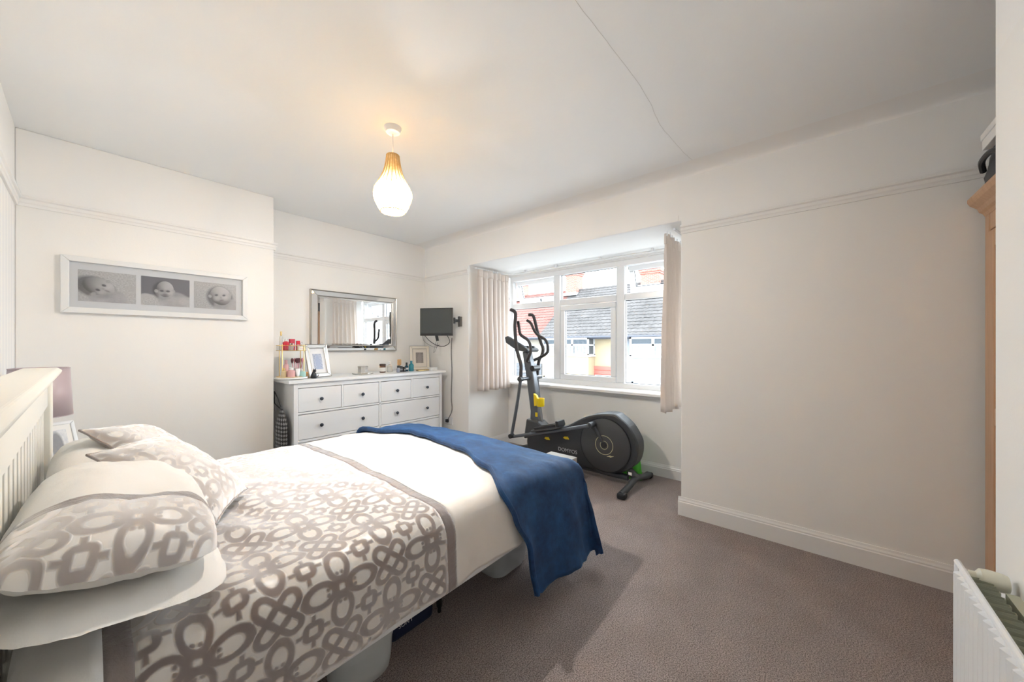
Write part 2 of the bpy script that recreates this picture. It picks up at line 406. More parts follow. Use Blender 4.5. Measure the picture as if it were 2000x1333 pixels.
sill = MB().prism([(3.50, .775), (3.50, .800), (3.515, .812), (3.62, .822), (3.62, .775), (3.60, .775), (3.60, .742), (3.555, .742), (3.545, .765), (3.515, .770)], 'y', .775, 3.098)
sill.build('window_sill', TRIM, win, bevel=.004)
# curtain track and curtains
tr = thing('curtain_track', 'white curtain track running around the ceiling of the bay', 'curtain track', (3.50, 1.94, 2.19))
path = [Vector(p) - Vector(tr.location) for p in bezier([(2.93, 3.04, 2.175), (3.36, 3.04, 2.175), (3.50, 2.96, 2.175), (3.52, 2.80, 2.175), (3.52, 1.94, 2.175), (3.52, 1.05, 2.175), (3.50, .91, 2.175), (3.36, .84, 2.175), (2.95, .84, 2.175)], 6)]
MB().tube(path, .009, 6).build('rail', UPVC, tr)
for yy in (2.75, 2.3, 1.75, 1.2): MB().box((.005, yy - 1.94 - .012, -.02), (.035, yy - 1.94 + .012, .015)).build('bracket', UPVC, tr, bevel=.002)
def curtain(name, label, x0, x1, yc, sgn, folds, seed, tuck=0):
    t = thing(name, label, 'curtain', ((x0 + x1) / 2, yc, .73), group='bay window curtains')
    xm = (x0 + x1) / 2
    def f(a, b):                                         # a along, b height 0..1
        z = b * 1.43
        amp = .030 * (1 - .35 * b) * (1 if b < .93 else .75)
        ph = a * folds * 2 * math.pi + .5 * math.sin(a * 7 + seed) + .35 * (1 - b) * math.sin(a * 11 + seed)
        x = x0 + (x1 - x0) * a * (1 - tuck * b) + .012 * math.cos(ph) - xm
        y = amp * math.sin(ph) + .012 * noise.noise((a * 4, b * 2.5, seed)) + sgn * (.02 * (1 - b))
        return (x, y, z + .006 * math.sin(ph * .5))
    zs = lin(0, .935, 26) + [.94, .95, .965, .98, 1.0]
    MB().grid(f, lin(0, 1, folds * 14), zs[:27]).build('drape', CURTAIN, t, smooth=True, solid=.003, angle=80)
    def g(a, b):
        x, y, z = f(a, b); k = 1 + .5 * math.sin(a * folds * 6 * math.pi); return (x, y * .8 + .006 * k * sgn, z)
    MB().grid(g, lin(0, 1, folds * 18), zs[26:]).build('heading_tape', CURTAIN, t, smooth=True, solid=.004, angle=80)
    for i in range(folds + 1):
        a = i / folds; p = f(min(a, .999), 1.0); MB().box((p[0] - .004, p[1] - .004, p[2] - .02), (p[0] + .004, p[1] + .004, p[2] + .022)).build('hook', UPVC, t)
    return t
curtain('curtain', 'cream pleated curtain by the wall television, left side of the bay', 2.95, 3.50, 3.02, -1, 7, 1.3)
curtain('curtain', 'cream curtain partly hidden behind the bare wall, right side of the bay', 2.96, 3.46, .905, 1, 6, 4.1, .1)

# ================================================================== ACROSS THE STREET
struct(MB().box((-60, -60, -3.3), (60, 60, -3.1)).build('ground', mat('pale_concrete_paving', (.30, .30, .295), .9, vary=.2, vscale=3)), 'grey street below the window')
REND = {}
def render_mat(n, c): return mat(n, c, .9, spec=.1, vary=.06, vscale=2.5, bmp=.4, bscale=45)
def tilemat(n, a, b):
    m, nt, p = nodes(n); x, y, z, v = coords(nt)
    f = noise_n(nt, v, 1.2, 3); g = noise_n(nt, v, 9, 2)
    nt.links.new(mixc(nt, (((f + g) * .5 - .5) * 2.5 + .5).clamp(), a, b), p.inputs['Base Color']); setp(p, rough=.95, spec=.05); return m
T_GREY = tilemat('grey_concrete_tile', (.055, .053, .053), (.115, .108, .106)); T_RED = tilemat('red_concrete_tile', (.13, .058, .05), (.20, .10, .088))
def brickmat():
    m, nt, p = nodes('red_chimney_brick'); x, y, z, v = coords(nt)
    b = nt.nodes.new('ShaderNodeTexBrick'); cb = nt.nodes.new('ShaderNodeCombineXYZ')
    nt.links.new((x + y).k, cb.inputs[0]); nt.links.new(z.k, cb.inputs[1]); nt.links.new(cb.outputs[0], b.inputs[0])
    b.inputs['Scale'].default_value = 1; b.inputs['Brick Width'].default_value = .22; b.inputs['Row Height'].default_value = .075; b.inputs['Mortar Size'].default_value = .008
    b.inputs['Color1'].default_value = (.36, .10, .07, 1); b.inputs['Color2'].default_value = (.28, .07, .05, 1); b.inputs['Mortar'].default_value = (.34, .26, .22, 1)
    nt.links.new(b.outputs[0], p.inputs['Base Color']); setp(p, rough=.9); return m
BRICK = brickmat()
FX, BX, RX = 18.0, 17.25, 21.5
EZ, RZ = 2.12, 4.95
DGLASS = mat('dark_window_glass', (.03, .04, .05), .15, spec=.25); NET = mat('net_curtain', (.25, .33, .37), .8, vary=.15, vscale=14)
BLINDM = mat('vertical_blind', (.24, .265, .275), .7); XUPVC = mat('weathered_white_plastic', (.55, .56, .57), .6, spec=.1)
GUT = mat('black_gutter', (.03, .035, .05), .5)
RedP = mat('red_masonry_paint', (.42, .09, .07), .7); SLATE = mat('slate_grey_canopy', (.10, .11, .125), .7)
def tiles(y0, y1, m, e):
    """profiled concrete tiles in lapped courses on the roof slope"""
    sl = math.hypot(RX - FX + .5, RZ - EZ + .4); dx = (RX - FX + .5) / sl; dz = (RZ - EZ + .4) / sl; n = 17; mb = MB()
    for r in range(n):
        s0 = sl * r / n; s1 = sl * (r + 1) / n + .06
        cols = max(1, int(round((y1 - y0) / .30)))
        for c in range(cols):
            ya = y0 + (y1 - y0) * c / cols; wd = (y1 - y0) / cols; off = len(mb.v); K = 7
            for k in range(K):
                t = k / (K - 1); hgt = .03 * math.sin(t * math.pi) ** 2 + (.012 if t > .8 else 0)
                for s_, lift in ((s0, .05), (s1, .015)):
                    mb.v.append((FX - .5 + dx * s_ - dz * (lift + hgt), ya + wd * t, EZ - .4 + dz * s_ + dx * (lift + hgt)))
            for k in range(K - 1): mb.f.append((off + 2 * k, off + 2 * k + 2, off + 2 * k + 3, off + 2 * k + 1))
            # front lip
            o2 = len(mb.v)
            for k in range(K):
                a = Vector(mb.v[off + 2 * k]); mb.v.append(tuple(a + Vector((dz * .035, 0, -dx * .035))))
            for k in range(K - 1): mb.f.append((off + 2 * k, o2 + k, o2 + k + 1, off + 2 * k + 2))
    o = mb.build('roof_tiles', m, e, smooth=True); o['kind'] = 'stuff'; return o
def house(label, y0, y1, wallm, roofm, bay, style, lower):
    e = thing('terraced_house', label, 'house', (0, 0, -3.1), group='terraced houses across the street'); D = Vector((0, 0, 3.1))
    def sh(mb): mb.v = [tuple(Vector(p) + D) for p in mb.v]; return mb
    sh(MB().box((FX, y0, -3.1), (FX + 7, y1, EZ))).build('wall', wallm, e)
    sh(MB().prism([(FX - .45, EZ - .38), (RX, RZ - .02), (RX + 4, EZ - .3)], 'y', y0, y1)).build('roof', roofm, e)
    mb = MB(); o = tiles(y0, y1, roofm, e)
    for v_ in o.data.vertices: v_.co += D
    sh(MB().tube([(RX, y0, RZ + .03), (RX, y1, RZ + .03)], .10, 8)).build('ridge_tile', roofm, e)
    sh(MB().tube([(FX - .62, y0, EZ - .42), (FX - .62, y1, EZ - .42)], .065, 8)).build('gutter', GUT, e)
    sh(MB().box((FX - .5, y0, EZ - .52), (FX - .45, y1, EZ - .3))).build('fascia', GUT, e)
    a, b = bay                                                   # two-storey square bay
    sh(MB().box((BX, a, -3.1), (FX, b, .70))).build('bay_wall', wallm, e)
    sh(MB().box((BX - .06, a - .05, .66), (FX, b + .05, .74))).build('bay_sill', XUPVC, e)
    z0, z1 = .74, EZ - .45
    wn = sh(MB().box((BX, a, z0), (BX + .06, b, z0 + .07)).box((BX, a, z1 - .08), (BX + .06, b, z1)).box((BX, a, z0), (BX + .07, a + .09, z1)).box((BX, b - .09, z0), (BX + .07, b, z1))).build('window', XUPVC, e)
    n = 3; zt = z1 - .38
    sh(MB().box((BX - .01, a, zt - .05), (BX + .06, b, zt + .05))).build('transom', XUPVC, wn)
    for i in range(1, n):
        y = a + (b - a) * (i / n); sh(MB().box((BX - .01, y - .06, z0), (BX + .06, y + .06, z1))).build('mullion', XUPVC, wn)
    for i in range(n):
        ya = a + (b - a) * i / n + .06; yb = a + (b - a) * (i + 1) / n - .06
        sh(MB().box((BX + .02, ya, zt), (BX + .03, yb, z1))).build('pane', DGLASS, wn)
        sh(MB().box((BX + .02, ya, z0), (BX + .03, yb, zt))).build('pane', GLASS, wn)
        if style == 'blind':
            k = int((yb - ya) / .10)
            for j in range(k): sh(MB().box((BX + .12, ya + (yb - ya) * j / k, z0), (BX + .14, ya + (yb - ya) * (j + .72) / k, zt))).build('blind_slat', BLINDM, wn)
        else:
            sh(MB().grid(lambda p, q: (BX + .12 + .03 * math.sin(p * 60), ya + (yb - ya) * p, z0 + (zt - z0) * q), lin(0, 1, 50), [0, 1])).build('net_curtain', NET, wn, smooth=True)
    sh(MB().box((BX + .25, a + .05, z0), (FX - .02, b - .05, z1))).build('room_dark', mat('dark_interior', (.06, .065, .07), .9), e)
    for y in (a, b):
        s_ = .06 if y == a else -.06
        sh(MB().box((BX + .06, min(y, y + s_), z0), (FX, max(y, y + s_), z0 + .06)).box((BX + .06, min(y, y + s_), zt - .04), (FX, max(y, y + s_), zt + .04)).box((FX - .10, min(y, y + s_), z0), (FX, max(y, y + s_), z1))).build('side_frame', XUPVC, wn)
    # ground floor: window head of the lower bay, painted band or canopy beside it
    sh(MB().box((BX - .02, a + .1, -.62), (BX + .05, b - .1, -.50)).box((BX - .02, a + .1, -2.1), (BX + .05, a + .2, -.5)).box((BX - .02, b - .2, -2.1), (BX + .05, b - .1, -.5)).box((BX - .02, (a + b) / 2 - .07, -2.1), (BX + .05, (a + b) / 2 + .07, -.5))).build('lower_window', XUPVC, e)
    sh(MB().box((BX - .01, a + .2, -2.0), (BX + .02, b - .2, -.62))).build('lower_pane', DGLASS, e)
    ya, yb = (y0, a) if a - y0 > y1 - b else (b, y1)
    if lower is not None:
        for i in range(5): sh(MB().box((FX - .12, ya, .14 - .22 * (i + 1) + .015), (FX - .02, yb, .14 - .22 * i))).build('painted_board', lower, e, bevel=.01)
        sh(MB().box((FX - .2, ya + .3, -.42), (FX - .05, ya + 1.4, -.33))).build('door_head', XUPVC, e)
    return e
CREAMR = render_mat('cream_render', (.34, .278, .182)); BEIGE = render_mat('beige_render', (.30, .275, .23)); BLUEG = render_mat('pale_blue_grey_render', (.25, .27, .305))
hA = house('beige rendered terraced house with red tiled roof, seen behind the exercise machine', 12.75, 18.2, BEIGE, T_RED, (15.2, 17.9), 'net', SLATE)
hB = house('cream rendered terraced house with red painted band, seen through the middle pane', 7.75, 12.75, CREAMR, T_GREY, (9.25, 12.25), 'blind', RedP)
hC = house('pale blue-grey terraced house with net curtains, seen beside the right curtain', 2.2, 7.75, BLUEG, T_GREY, (3.6, 7.0), 'net', None)
house('far terraced house at the left end of the opposite row', 18.2, 23.5, CREAMR, T_GREY, (20.5, 23.0), 'net', None)
def chimney(par, y, wd, top, pots):
    h = top - (RZ - .6)
    e = MB().box((-.45, -wd / 2, 0), (.45, wd / 2, h - .32)).build('chimney', BRICK, par); e.location = (RX, y, RZ - .6 + 3.1)
    MB().box((-.50, -wd / 2 - .05, h - .32), (.50, wd / 2 + .05, h - .2)).box((-.56, -wd / 2 - .1, h - .2), (.56, wd / 2 + .1, h - .06)).build('crown', BRICK, e)
    MB().prism([(-.6, .45), (-.75, .25), (.75, .25), (.6, .45)], 'y', -wd / 2 - .08, wd / 2 + .08).build('flashing', mat('lead_flashing', (.35, .36, .37), .6), e)
    for i in range(pots):
        yy = (i - (pots - 1) / 2) * .34
        MB().lathe([(.13, h - .06), (.12, h + .05), (.10, h + .16), (.12, h + .2), (.12, h + .24)], (0, yy, 0), 14).build('chimney_pot', mat('grey_clay_pot', (.32, .31, .31), .8), e, smooth=True)
    return e
chimney(hB, 12.6, .82, 6.30, 0)
chimney(hC, 7.35, 1.05, 5.75, 2)
chimney(hA, 17.3, .9, 6.2, 1)

# ================================================================== BED
BED = thing('double_bed', 'cream painted wooden bed with slatted headboard', 'bed', (.9, 1.85, 0))
bo = Vector(BED.location)
def bb(lo, hi, nm, m=CREAMW, bev=.006, par=None):
    return MB().box(tuple(Vector(lo) - bo), tuple(Vector(hi) - bo)).build(nm, m, par or BED, bevel=bev)
HX0, HX1 = -.165, -.11
bb((HX0 - .01, 2.66, 0), (HX1 + .008, 2.735, 1.125), 'headboard_post'); bb((HX0 - .01, .84, 0), (HX1 + .008, .915, 1.125), 'headboard_post')
cap = MB().prism([(-.20, 1.125), (-.205, 1.15), (-.19, 1.165), (-.09, 1.165), (-.075, 1.15), (-.08, 1.135), (-.10, 1.125)], 'y', .79, 2.77)
cap.v = [tuple(Vector(p) - bo) for p in cap.v]; cap.build('headboard_cap', CREAMW, BED, bevel=.004)
bb((HX0 + .005, .915, .99), (HX1 - .004, 2.66, 1.125), 'headboard_rail'); bb((HX0 + .005, .915, .40), (HX1 - .004, 2.66, .52), 'headboard_rail')
for i in range(20):
    y = .915 + 1.745 * (i + .5) / 20; bb((HX0 + .015, y - .024, .52), (HX1 - .014, y + .024, .99), 'slat', bev=.004)
bb((-.11, 1.105, .29), (1.86, 1.135, .42), 'side_rail', WHITE); bb((-.11, 2.60, .29), (1.86, 2.63, .42), 'side_rail', WHITE)
bb((1.83, 1.135, .29), (1.86, 2.60, .42), 'foot_rail', WHITE)
for x_, y_ in ((1.80, 1.14), (1.80, 2.53)): bb((x_, y_, 0), (x_ + .06, y_ + .06, .30), 'leg', WHITE)
for y_ in (1.37, 2.33): MB().lathe([(.009, 0), (.009, .02), (.014, .03), (.014, .30)], Vector((1.085, y_, 0)) - bo, 12).build('leg', BLACK, BED, smooth=True)
MB().lathe([(.009, 0), (.009, .004), (.004, .005)], Vector((.93, 1.104, .335)) - bo, 10, Matrix.Rotation(R(90), 3, 'X')).build('bolt', BLACK, BED)
bb((-.10, 1.14, .36), (1.84, 2.60, .57), 'mattress', COTTON, .05)

# ------------------------------------------------------------------ duvet: one draped surface cut into sewn panels
YN, YFAR, XFOOT = 1.075, 2.665, 1.89
def path_drop(s, L, r=.085, drop=.34):
    """s runs over the top edge at L outward: returns (outward position, drop)"""
    if s < L - r: return s, 0
    a = (s - (L - r)) / r
    if a < math.pi / 2: return L - r + r * math.sin(a), r * (1 - math.cos(a))
    return L, r + (s - (L - r) - r * math.pi / 2)
def smax(a, b, p=4): return (a ** p + b ** p) ** (1 / p)
def nz(x, y, z=0): return noise.noise((x, y, z))
def duvet_pt(u, v, off=0.0, flare=0.0, topz=.612):
    """u metres from the headboard along the bed, v metres across from the middle (negative towards the camera)"""
    half = (YFAR - YN) / 2; mid = (YFAR + YN) / 2
    sx = 1 if v > 0 else -1
    o, d1 = path_drop(abs(v), half + off)
    x, d2 = path_drop(u, XFOOT + off)
    z = topz + off - smax(d1, d2)
    side = max(0, d1 - .05) / .3
    y = mid + sx * (o + flare * max(0, d1 - .06))
    t = 1 - (abs(v) / half) ** 2 if abs(v) < half else 0
    z += .035 * t * min(1, (XFOOT - min(x, XFOOT)) / .4 + .3)
    z -= .030 * max(0, min(1, (x - 1.35) / .5)) ** 1.5
    wr = .011 * nz(u * 3.1, v * 2.3, 1) + .008 * nz(u * 7 + v * 4, v * 5 - u * 3, 2) + .005 * nz(u * 16 + v * 8, v * 9 - u * 5, 7)
    wr += .022 * math.exp(-((u - .25) / .2) ** 2) * nz(u * 9 + v * 4, v * 3 - u * 3, 4)     # creases by the pillows
    z += wr * (1 - min(1, d1 / .1) * .7)
    y += sx * side * (.018 * nz(u * 6, v * 2, 3) + .008 * math.sin(u * 15 + 1) + .007 * nz(u * 15 + v * 5, v * 6 - u * 4, 12))
    x += (.02 * nz(v * 5, 1) if d2 > .1 else 0)
    return Vector((x, y, z))
DUV = thing('duvet', 'white and taupe trellis patterned duvet spread over the bed', 'duvet', (.9, 1.87, .6)); do = Vector(DUV.location)
vmax = .80 + .27
VS = lin(-vmax + .03, -.90, 12) + lin(-.89, -.70, 9) + lin(-.67, .67, 44) + lin(.70, 1.1, 12)
def panel(nm, u0, u1, n, m):
    return MB().grid(lambda u, v: duvet_pt(u, v) - do, lin(u0, u1, n), VS, lambda u, v: (u, v)).build(nm, m, DUV, smooth=True, solid=.012, angle=180)
panel('head_panel', -.10, .022, 7, COTTON); panel('border_band', .022, .066, 5, TAUPE); panel('patterned_panel', .066, .887, 58, TRELLIS)
panel('border_band', .887, .932, 5, TAUPE); panel('plain_panel', .932, XFOOT + .33, 76, SATIN)
# ------------------------------------------------------------------ blue throw
THR = thing('blue_throw', 'royal blue plush blanket draped across the foot of the bed', 'blanket', (1.65, 1.85, .62)); to = Vector(THR.location)
def edge_u(v):                                                    # uneven edge on the pillow side
    K = [(-1.34, 1.335), (-1.1, 1.315), (-.93, 1.25), (-.80, 1.20), (-.60, 1.30), (-.31, 1.40), (.0, 1.445), (.28, 1.455), (.63, 1.35), (.80, 1.33), (1.2, 1.32)]
    for (a, b), (c, d) in zip(K, K[1:]):
        if a <= v <= c:
            t = (v - a) / (c - a); t = t * t * (3 - 2 * t); return b + (d - b) * t
    return K[0][1] if v < K[0][0] else K[-1][1]
def throw_pt(a, v):
    u0 = edge_u(v); u = u0 + (XFOOT + .36 - u0) * a
    p = duvet_pt(u, v, .018, .20)
    hang = max(0, min(1, (-v - .82) / .5))
    p.y += -hang * (.020 * math.sin(u * 13 - .6) + .016 * nz(u * 5, v * 2, 9))
    p.z += .007 * nz(u * 10, v * 8, 11) + (.010 if a < .04 else 0)
    if u > XFOOT: p.x += .10 * max(0, u - XFOOT - .1)
    return p - to
VT = lin(-1.30, -.90, 22) + lin(-.88, -.70, 10) + lin(-.66, .66, 44) + lin(.70, 1.12, 14)
MB().grid(throw_pt, [0, .015, .03] + lin(.05, 1, 46), VT).build('cloth', BLUE, THR, smooth=True, solid=.016, angle=180)
hem = [throw_pt(0, v) + Vector((.004, 0, .004)) for v in VT]
MB().tube(hem, .010, 8).build('hem', BLUE, THR, smooth=True)

# ------------------------------------------------------------------ pillows and cushions
def puff(A, B, C, D, T, sp=3.0, n=26, dent=0.0, seed=0, bow=.05, rc=0.0):
    """functions for the two faces of a stuffed cushion with corners A B C D (A->B along s, A->D along t); thickness half T"""
    A, B, C, D = map(Vector, (A, B, C, D)); nrm = ((C - A).cross(D - B)).normalized()
    if nrm.z < 0: nrm = -nrm
    def face(sgn):
        def f(s, t):
            ss = s * (1 - bow * (1 - t * t)) * math.sqrt(1 - rc * t ** 4); tt = t * (1 - bow * (1 - s * s)) * math.sqrt(1 - rc * s ** 4)
            a, b = (ss + 1) / 2, (tt + 1) / 2
            p = A * (1 - a) * (1 - b) + B * a * (1 - b) + C * a * b + D * (1 - a) * b
            h = max(0, (1 - abs(s) ** sp) * (1 - abs(t) ** sp)) ** .55
            h *= 1 + .16 * nz(s * 1.7 + seed, t * 1.7, seed) - dent * math.exp(-(s * s + t * t) * 3)
            cr = .006 * nz(s * 6, t * 6, seed + 5) * (1 - h * .4)
            return p + nrm * (sgn * T * h + cr)
        return f
    L1 = (B - A).length; L2 = (D - A).length
    return face, lambda s, t: (s * L1 / 2, t * L2 / 2)
def zone(face, uvf, t0, t1, sgn, nm, m, par, o, n=28, s0=-1, s1=1):
    f = face(sgn); k = max(4, int(n * (t1 - t0) / 2) + 1)
    return MB().grid(lambda s, t: f(s, t) - o, lin(s0, s1, n), lin(t0, t1, k), uvf).build(nm, m, par, smooth=True, angle=180)
def pillow(label, A, B, C, D, T, seed, pattern=True, m=COTTON):
    """t = -1 is the end towards the camera"""
    p = thing('pillow', label, 'pillow', tuple((Vector(A) + Vector(C)) / 2 - Vector((0, 0, T))), group='bed pillows'); o = Vector(p.location)
    face, uvf = puff(A, B, C, D, T, 3.2, seed=seed, bow=.02, rc=.24)
    zone(face, uvf, -1, 1, -.5, 'underside', m, p, o)
    if pattern:
        zone(face, uvf, -1, -.50, 1, 'patterned_end', TRELLIS_G, p, o, 36); zone(face, uvf, -.50, -.40, 1, 'border_band', TAUPE, p, o, 36); zone(face, uvf, -.40, 1, 1, 'case', m, p, o, 30)
    else: zone(face, uvf, -1, 1, 1, 'case', m, p, o)
    return p
pillow('flat white pillow at the bottom of the near stack', (-.13, 1.00, .765), (.25, 1.09, .672), (.26, 1.88, .665), (-.10, 1.90, .735), .032, 2, False)
pillow('white pillow with grey trellis end, nearest the camera', (-.135, 1.03, .855), (.235, 1.12, .745), (.25, 1.88, .745), (-.10, 1.90, .845), .105, 5)
pillow('plain white pillow beside the lamp, partly behind the cushions', (-.10, 1.98, .79), (.21, 1.97, .72), (.22, 2.64, .71), (-.10, 2.66, .79), .10, 8, False)
def cushion(label, A, B, C, D, T, seed):
    p = thing('cushion', label, 'cushion', tuple((Vector(A) + Vector(C)) / 2 - Vector((0, 0, T))), group='scatter cushions'); o = Vector(p.location)
    face, uvf = puff(A, B, C, D, T, 2.6, seed=seed, bow=.06)
    zone(face, uvf, -1, 1, 1, 'patterned_face', TRELLIS_G, p, o, 36); zone(face, uvf, -1, 1, -.6, 'plain_back', mat('brown_velvet', (.16, .125, .12), .7, sheen=.6), p, o)
    f = face(1); rim = [f(s, -1) for s in lin(-1, 1, 14)] + [f(1, t) for t in lin(-1, 1, 14)][1:] + [f(s, 1) for s in lin(1, -1, 14)][1:] + [f(-1, t) for t in lin(1, -1, 14)][1:]
    MB().tube([q - o for q in rim], .004, 6).build('piping', TAUPE, p, smooth=True)
    return p
c = cushion('grey and white trellis cushion in front, leaning on the near pillow', (.00, 1.80, .915), (.265, 1.46, .70), (.43, 1.80, .675), (.20, 2.15, .88), .075, 3)
MB().add([(-.02, -.03, .0), (.0, -.055, -.02), (-.005, -.075, -.02), (-.025, -.05, 0)], [(0, 1, 2, 3)])
c2 = cushion('grey and white trellis cushion behind, nearer the picture wall', (-.02, 2.28, .925), (.20, 1.98, .74), (.37, 2.26, .675), (.21, 2.60, .85), .07, 6)
o_ = Vector(c.location)
MB().box((-.004, -.012, -.001), (.06, .012, .001), Matrix.Translation(Vector((.05, 1.74, .868)) - o_) @ Matrix.Rotation(R(-52), 4, 'Z') @ Matrix.Rotation(R(28), 4, 'Y')).build('care_label', PAPER, c)

# ------------------------------------------------------------------ things kept under the bed
def tub(label, x0, x1, y0, y1, h):
    t = thing('storage_tub', label, 'storage box', ((x0 + x1) / 2, (y0 + y1) / 2, 0), group='tubs under the bed'); a, b = (x1 - x0) / 2, (y1 - y0) / 2
    def rr(k, g):
        r = .07; out = []
        for cx_, cy_, st in ((a - r, b - r, 0), (-a + r, b - r, 90), (-a + r, -b + r, 180), (a - r, -b + r, 270)):
            for q in lin(0, 90, 6): out.append(((cx_ + r * math.cos(R(st + q))) * k, (cy_ + r * math.sin(R(st + q))) * k))
        return out
    vs = []; rows = [(.80, .0), (.90, .012), (.96, .05), (1.0, h * .8), (1.02, h * .8), (1.02, h)]
    for k, z in rows: vs += [(x_, y_, z) for x_, y_ in rr(k, 0)]
    n = 24; fs = [(i * n + j, i * n + (j + 1) % n, (i + 1) * n + (j + 1) % n, (i + 1) * n + j) for i in range(len(rows) - 1) for j in range(n)] + [tuple(range(n))[::-1]]
    MB().add(vs, fs).build('tub', FROST, t, smooth=True)
    MB().add([(x_ * 1.0, y_ * 1.0, h) for x_, y_ in rr(1.03, 0)] + [(x_, y_, h + .015) for x_, y_ in rr(1.0, 0)], [(j, (j + 1) % n, n + (j + 1) % n, n + j) for j in range(n)] + [tuple(range(n, 2 * n))]).build('lid', FROST, t, smooth=True)
    return t
tub('frosted plastic tub under the patterned side of the bed', .56, .80, 1.26, 1.42, .16)
tub('frosted plastic tub under the bed behind the blue blanket', 1.40, 1.68, 1.27, 1.75, .17)
nb = thing('storage_bag', 'navy storage bag with white lettering under the bed', 'storage bag', (.94, 1.565, 0))
NAVY = mat('navy_fabric', (.012, .02, .06), .7)
MB().box((-.11, -.20, 0), (.11, .25, .19)).build('body', NAVY, nb, bevel=.02); MB().tube([(-.112, -.202, .19), (.112, -.202, .19), (.112, .252, .19), (-.112, .252, .19), (-.112, -.202, .19)], .006, 6).build('zip', BLACK, nb)
text('SON I', .026, Matrix(((1, 0, 0, -.045), (0, 0, -1, -.2025), (0, 1, 0, .062), (0, 0, 0, 1))), PAPER, 'lettering', nb)

# ================================================================== CHEST OF DRAWERS
CH = thing('chest_of_drawers', 'white eight-drawer chest with dark knobs under the mirror', 'chest of drawers', (1.945, 3.66, 0))
def cb(lo, hi, nm, m=WHITE, bev=.003, par=None): return MB().box(lo, hi).build(nm, m, par or CH, bevel=bev)
FY, BY = -.245, .25; TOPZ = .968
cb((-.845, FY - .02, TOPZ - .028), (.845, BY, TOPZ), 'top', bev=.004)
for s_ in (-1, 1):
    x0_ = .765 if s_ > 0 else -.80
    cb((x0_, FY, 0), (x0_ + .035, FY + .045, TOPZ - .028), 'corner_post'); cb((x0_, BY - .045, 0), (x0_ + .035, BY, TOPZ - .028), 'corner_post')
    xs_ = .79 if s_ > 0 else -.797
    cb((xs_, FY + .045, .10), (xs_ + .007, BY - .045, TOPZ - .028), 'side_panel')
cb((-.77, BY - .012, .1), (.77, BY - .002, TOPZ - .03), 'back_panel')
rows = [(.895, .685), (.664, .442), (.418, .195)]
cb((-.765, FY + .003, .897), (.765, FY + .03, TOPZ - .028), 'rail'); cb((-.765, FY + .003, .666), (.765, FY + .03, .683), 'rail'); cb((-.765, FY + .003, .42), (.765, FY + .03, .44), 'rail'); cb((-.765, FY + .003, .12), (.765, FY + .03, .193), 'rail')
cb((-.01, FY + .003, .193), (.01, FY + .03, .9), 'divider')
for q in (-.3825, .3825): cb((q - .009, FY + .003, .685), (q + .009, FY + .03, .897), 'divider')
KN = mat('dark_pewter_knob', (.07, .08, .10), .35, metal=.6)
def drawer(x0, x1, z1, z0, knobs):
    d = cb((x0 + .003, FY + .006, z0 + .003), (x1 - .003, FY + .40, z1 - .003), 'drawer', bev=.002)
    for kx in knobs:
        MB().lathe([(.006, .0), (.006, .012), (.013, .017), (.0165, .024), (.014, .030), (.006, .033)], (kx, FY + .006, (z0 + z1) / 2), 16, Matrix.Rotation(R(90), 3, 'X')).build('knob', KN, d, smooth=True)
cols = [(-.765, -.3915), (-.3735, -.01), (.01, .3735), (.3915, .765)]
for a, b in cols: drawer(a, b, *rows[0], [(a + b) / 2])
for z1, z0 in rows[1:]:
    drawer(-.765, -.01, z1, z0, [-.578, -.19]); drawer(.01, .765, z1, z0, [.19, .578])
# black mesh bag hanging in the gap
mbag = thing('mesh_bag', 'black mesh drawstring bag hanging in the gap left of the chest', 'bag', (1.098, 3.56, .20))
def bagf(a, b):
    z = b * .53; r = (1 - .25 * (b > .8) * (b - .8) / .2) * (.6 + .4 * math.sin(min(1, b * 3) * math.pi / 2)) * (1 if b < .72 else 1 - .8 * ((b - .72) / .28) ** 1.2)
    t = a * 2 * math.pi; k = 1 + .12 * nz(math.cos(t) * 2, math.sin(t) * 2, b * 4)
    return (.036 * r * k * math.cos(t), .105 * r * k * math.sin(t), z)
MB().grid(bagf, lin(0, 1, 29), lin(0, 1, 24), lambda a, b: (a * .5, b * .53)).build('bag_body', MESHBAG, mbag, smooth=True, angle=180)
MB().tube([(0, 0, .51), (-.012, .05, .60), (-.02, .12, .66), (-.01, .15, .55), (0, .02, .51)], .004, 6).build('drawstring', BLACK, mbag)

# ------------------------------------------------------------------ mirror
MI = thing('wall_mirror', 'rectangular wall mirror in a wide silver frame above the chest', 'mirror', (1.954, YB, 1.205))
w2, hh = .49, .64
MB().box((-w2, -.03, 0), (w2, -.001, hh)).build('backing', PEWTER, MI)
fw = .062
def strip(pts): return MB().add(pts, [(0, 1, 2, 3)])
o1 = [(-w2 + .006, -.032, .006), (w2 - .006, -.032, .006), (w2 - .006, -.032, hh - .006), (-w2 + .006, -.032, hh - .006)]
i1 = [(-w2 + fw, -.046, fw), (w2 - fw, -.046, fw), (w2 - fw, -.046, hh - fw), (-w2 + fw, -.046, hh - fw)]
for k in range(4):
    j = (k + 1) % 4; strip([o1[k], o1[j], i1[j], i1[k]]).build('frame_facet', MIRROR, MI, solid=.002)
MB().box((-w2 + fw, -.040, fw), (w2 - fw, -.034, hh - fw)).build('mirror_glass', MIRROR, MI)
bv = .022
i2 = [(-w2 + fw + bv, -.0425, fw + bv), (w2 - fw - bv, -.0425, fw + bv), (w2 - fw - bv, -.0425, hh - fw - bv), (-w2 + fw + bv, -.0425, hh - fw - bv)]
i1b = [(p[0], -.0405, p[2]) for p in i1]
for k in range(4):
    j = (k + 1) % 4; strip([i1b[k], i1b[j], i2[j], i2[k]]).build('bevel', MIRROR, MI)
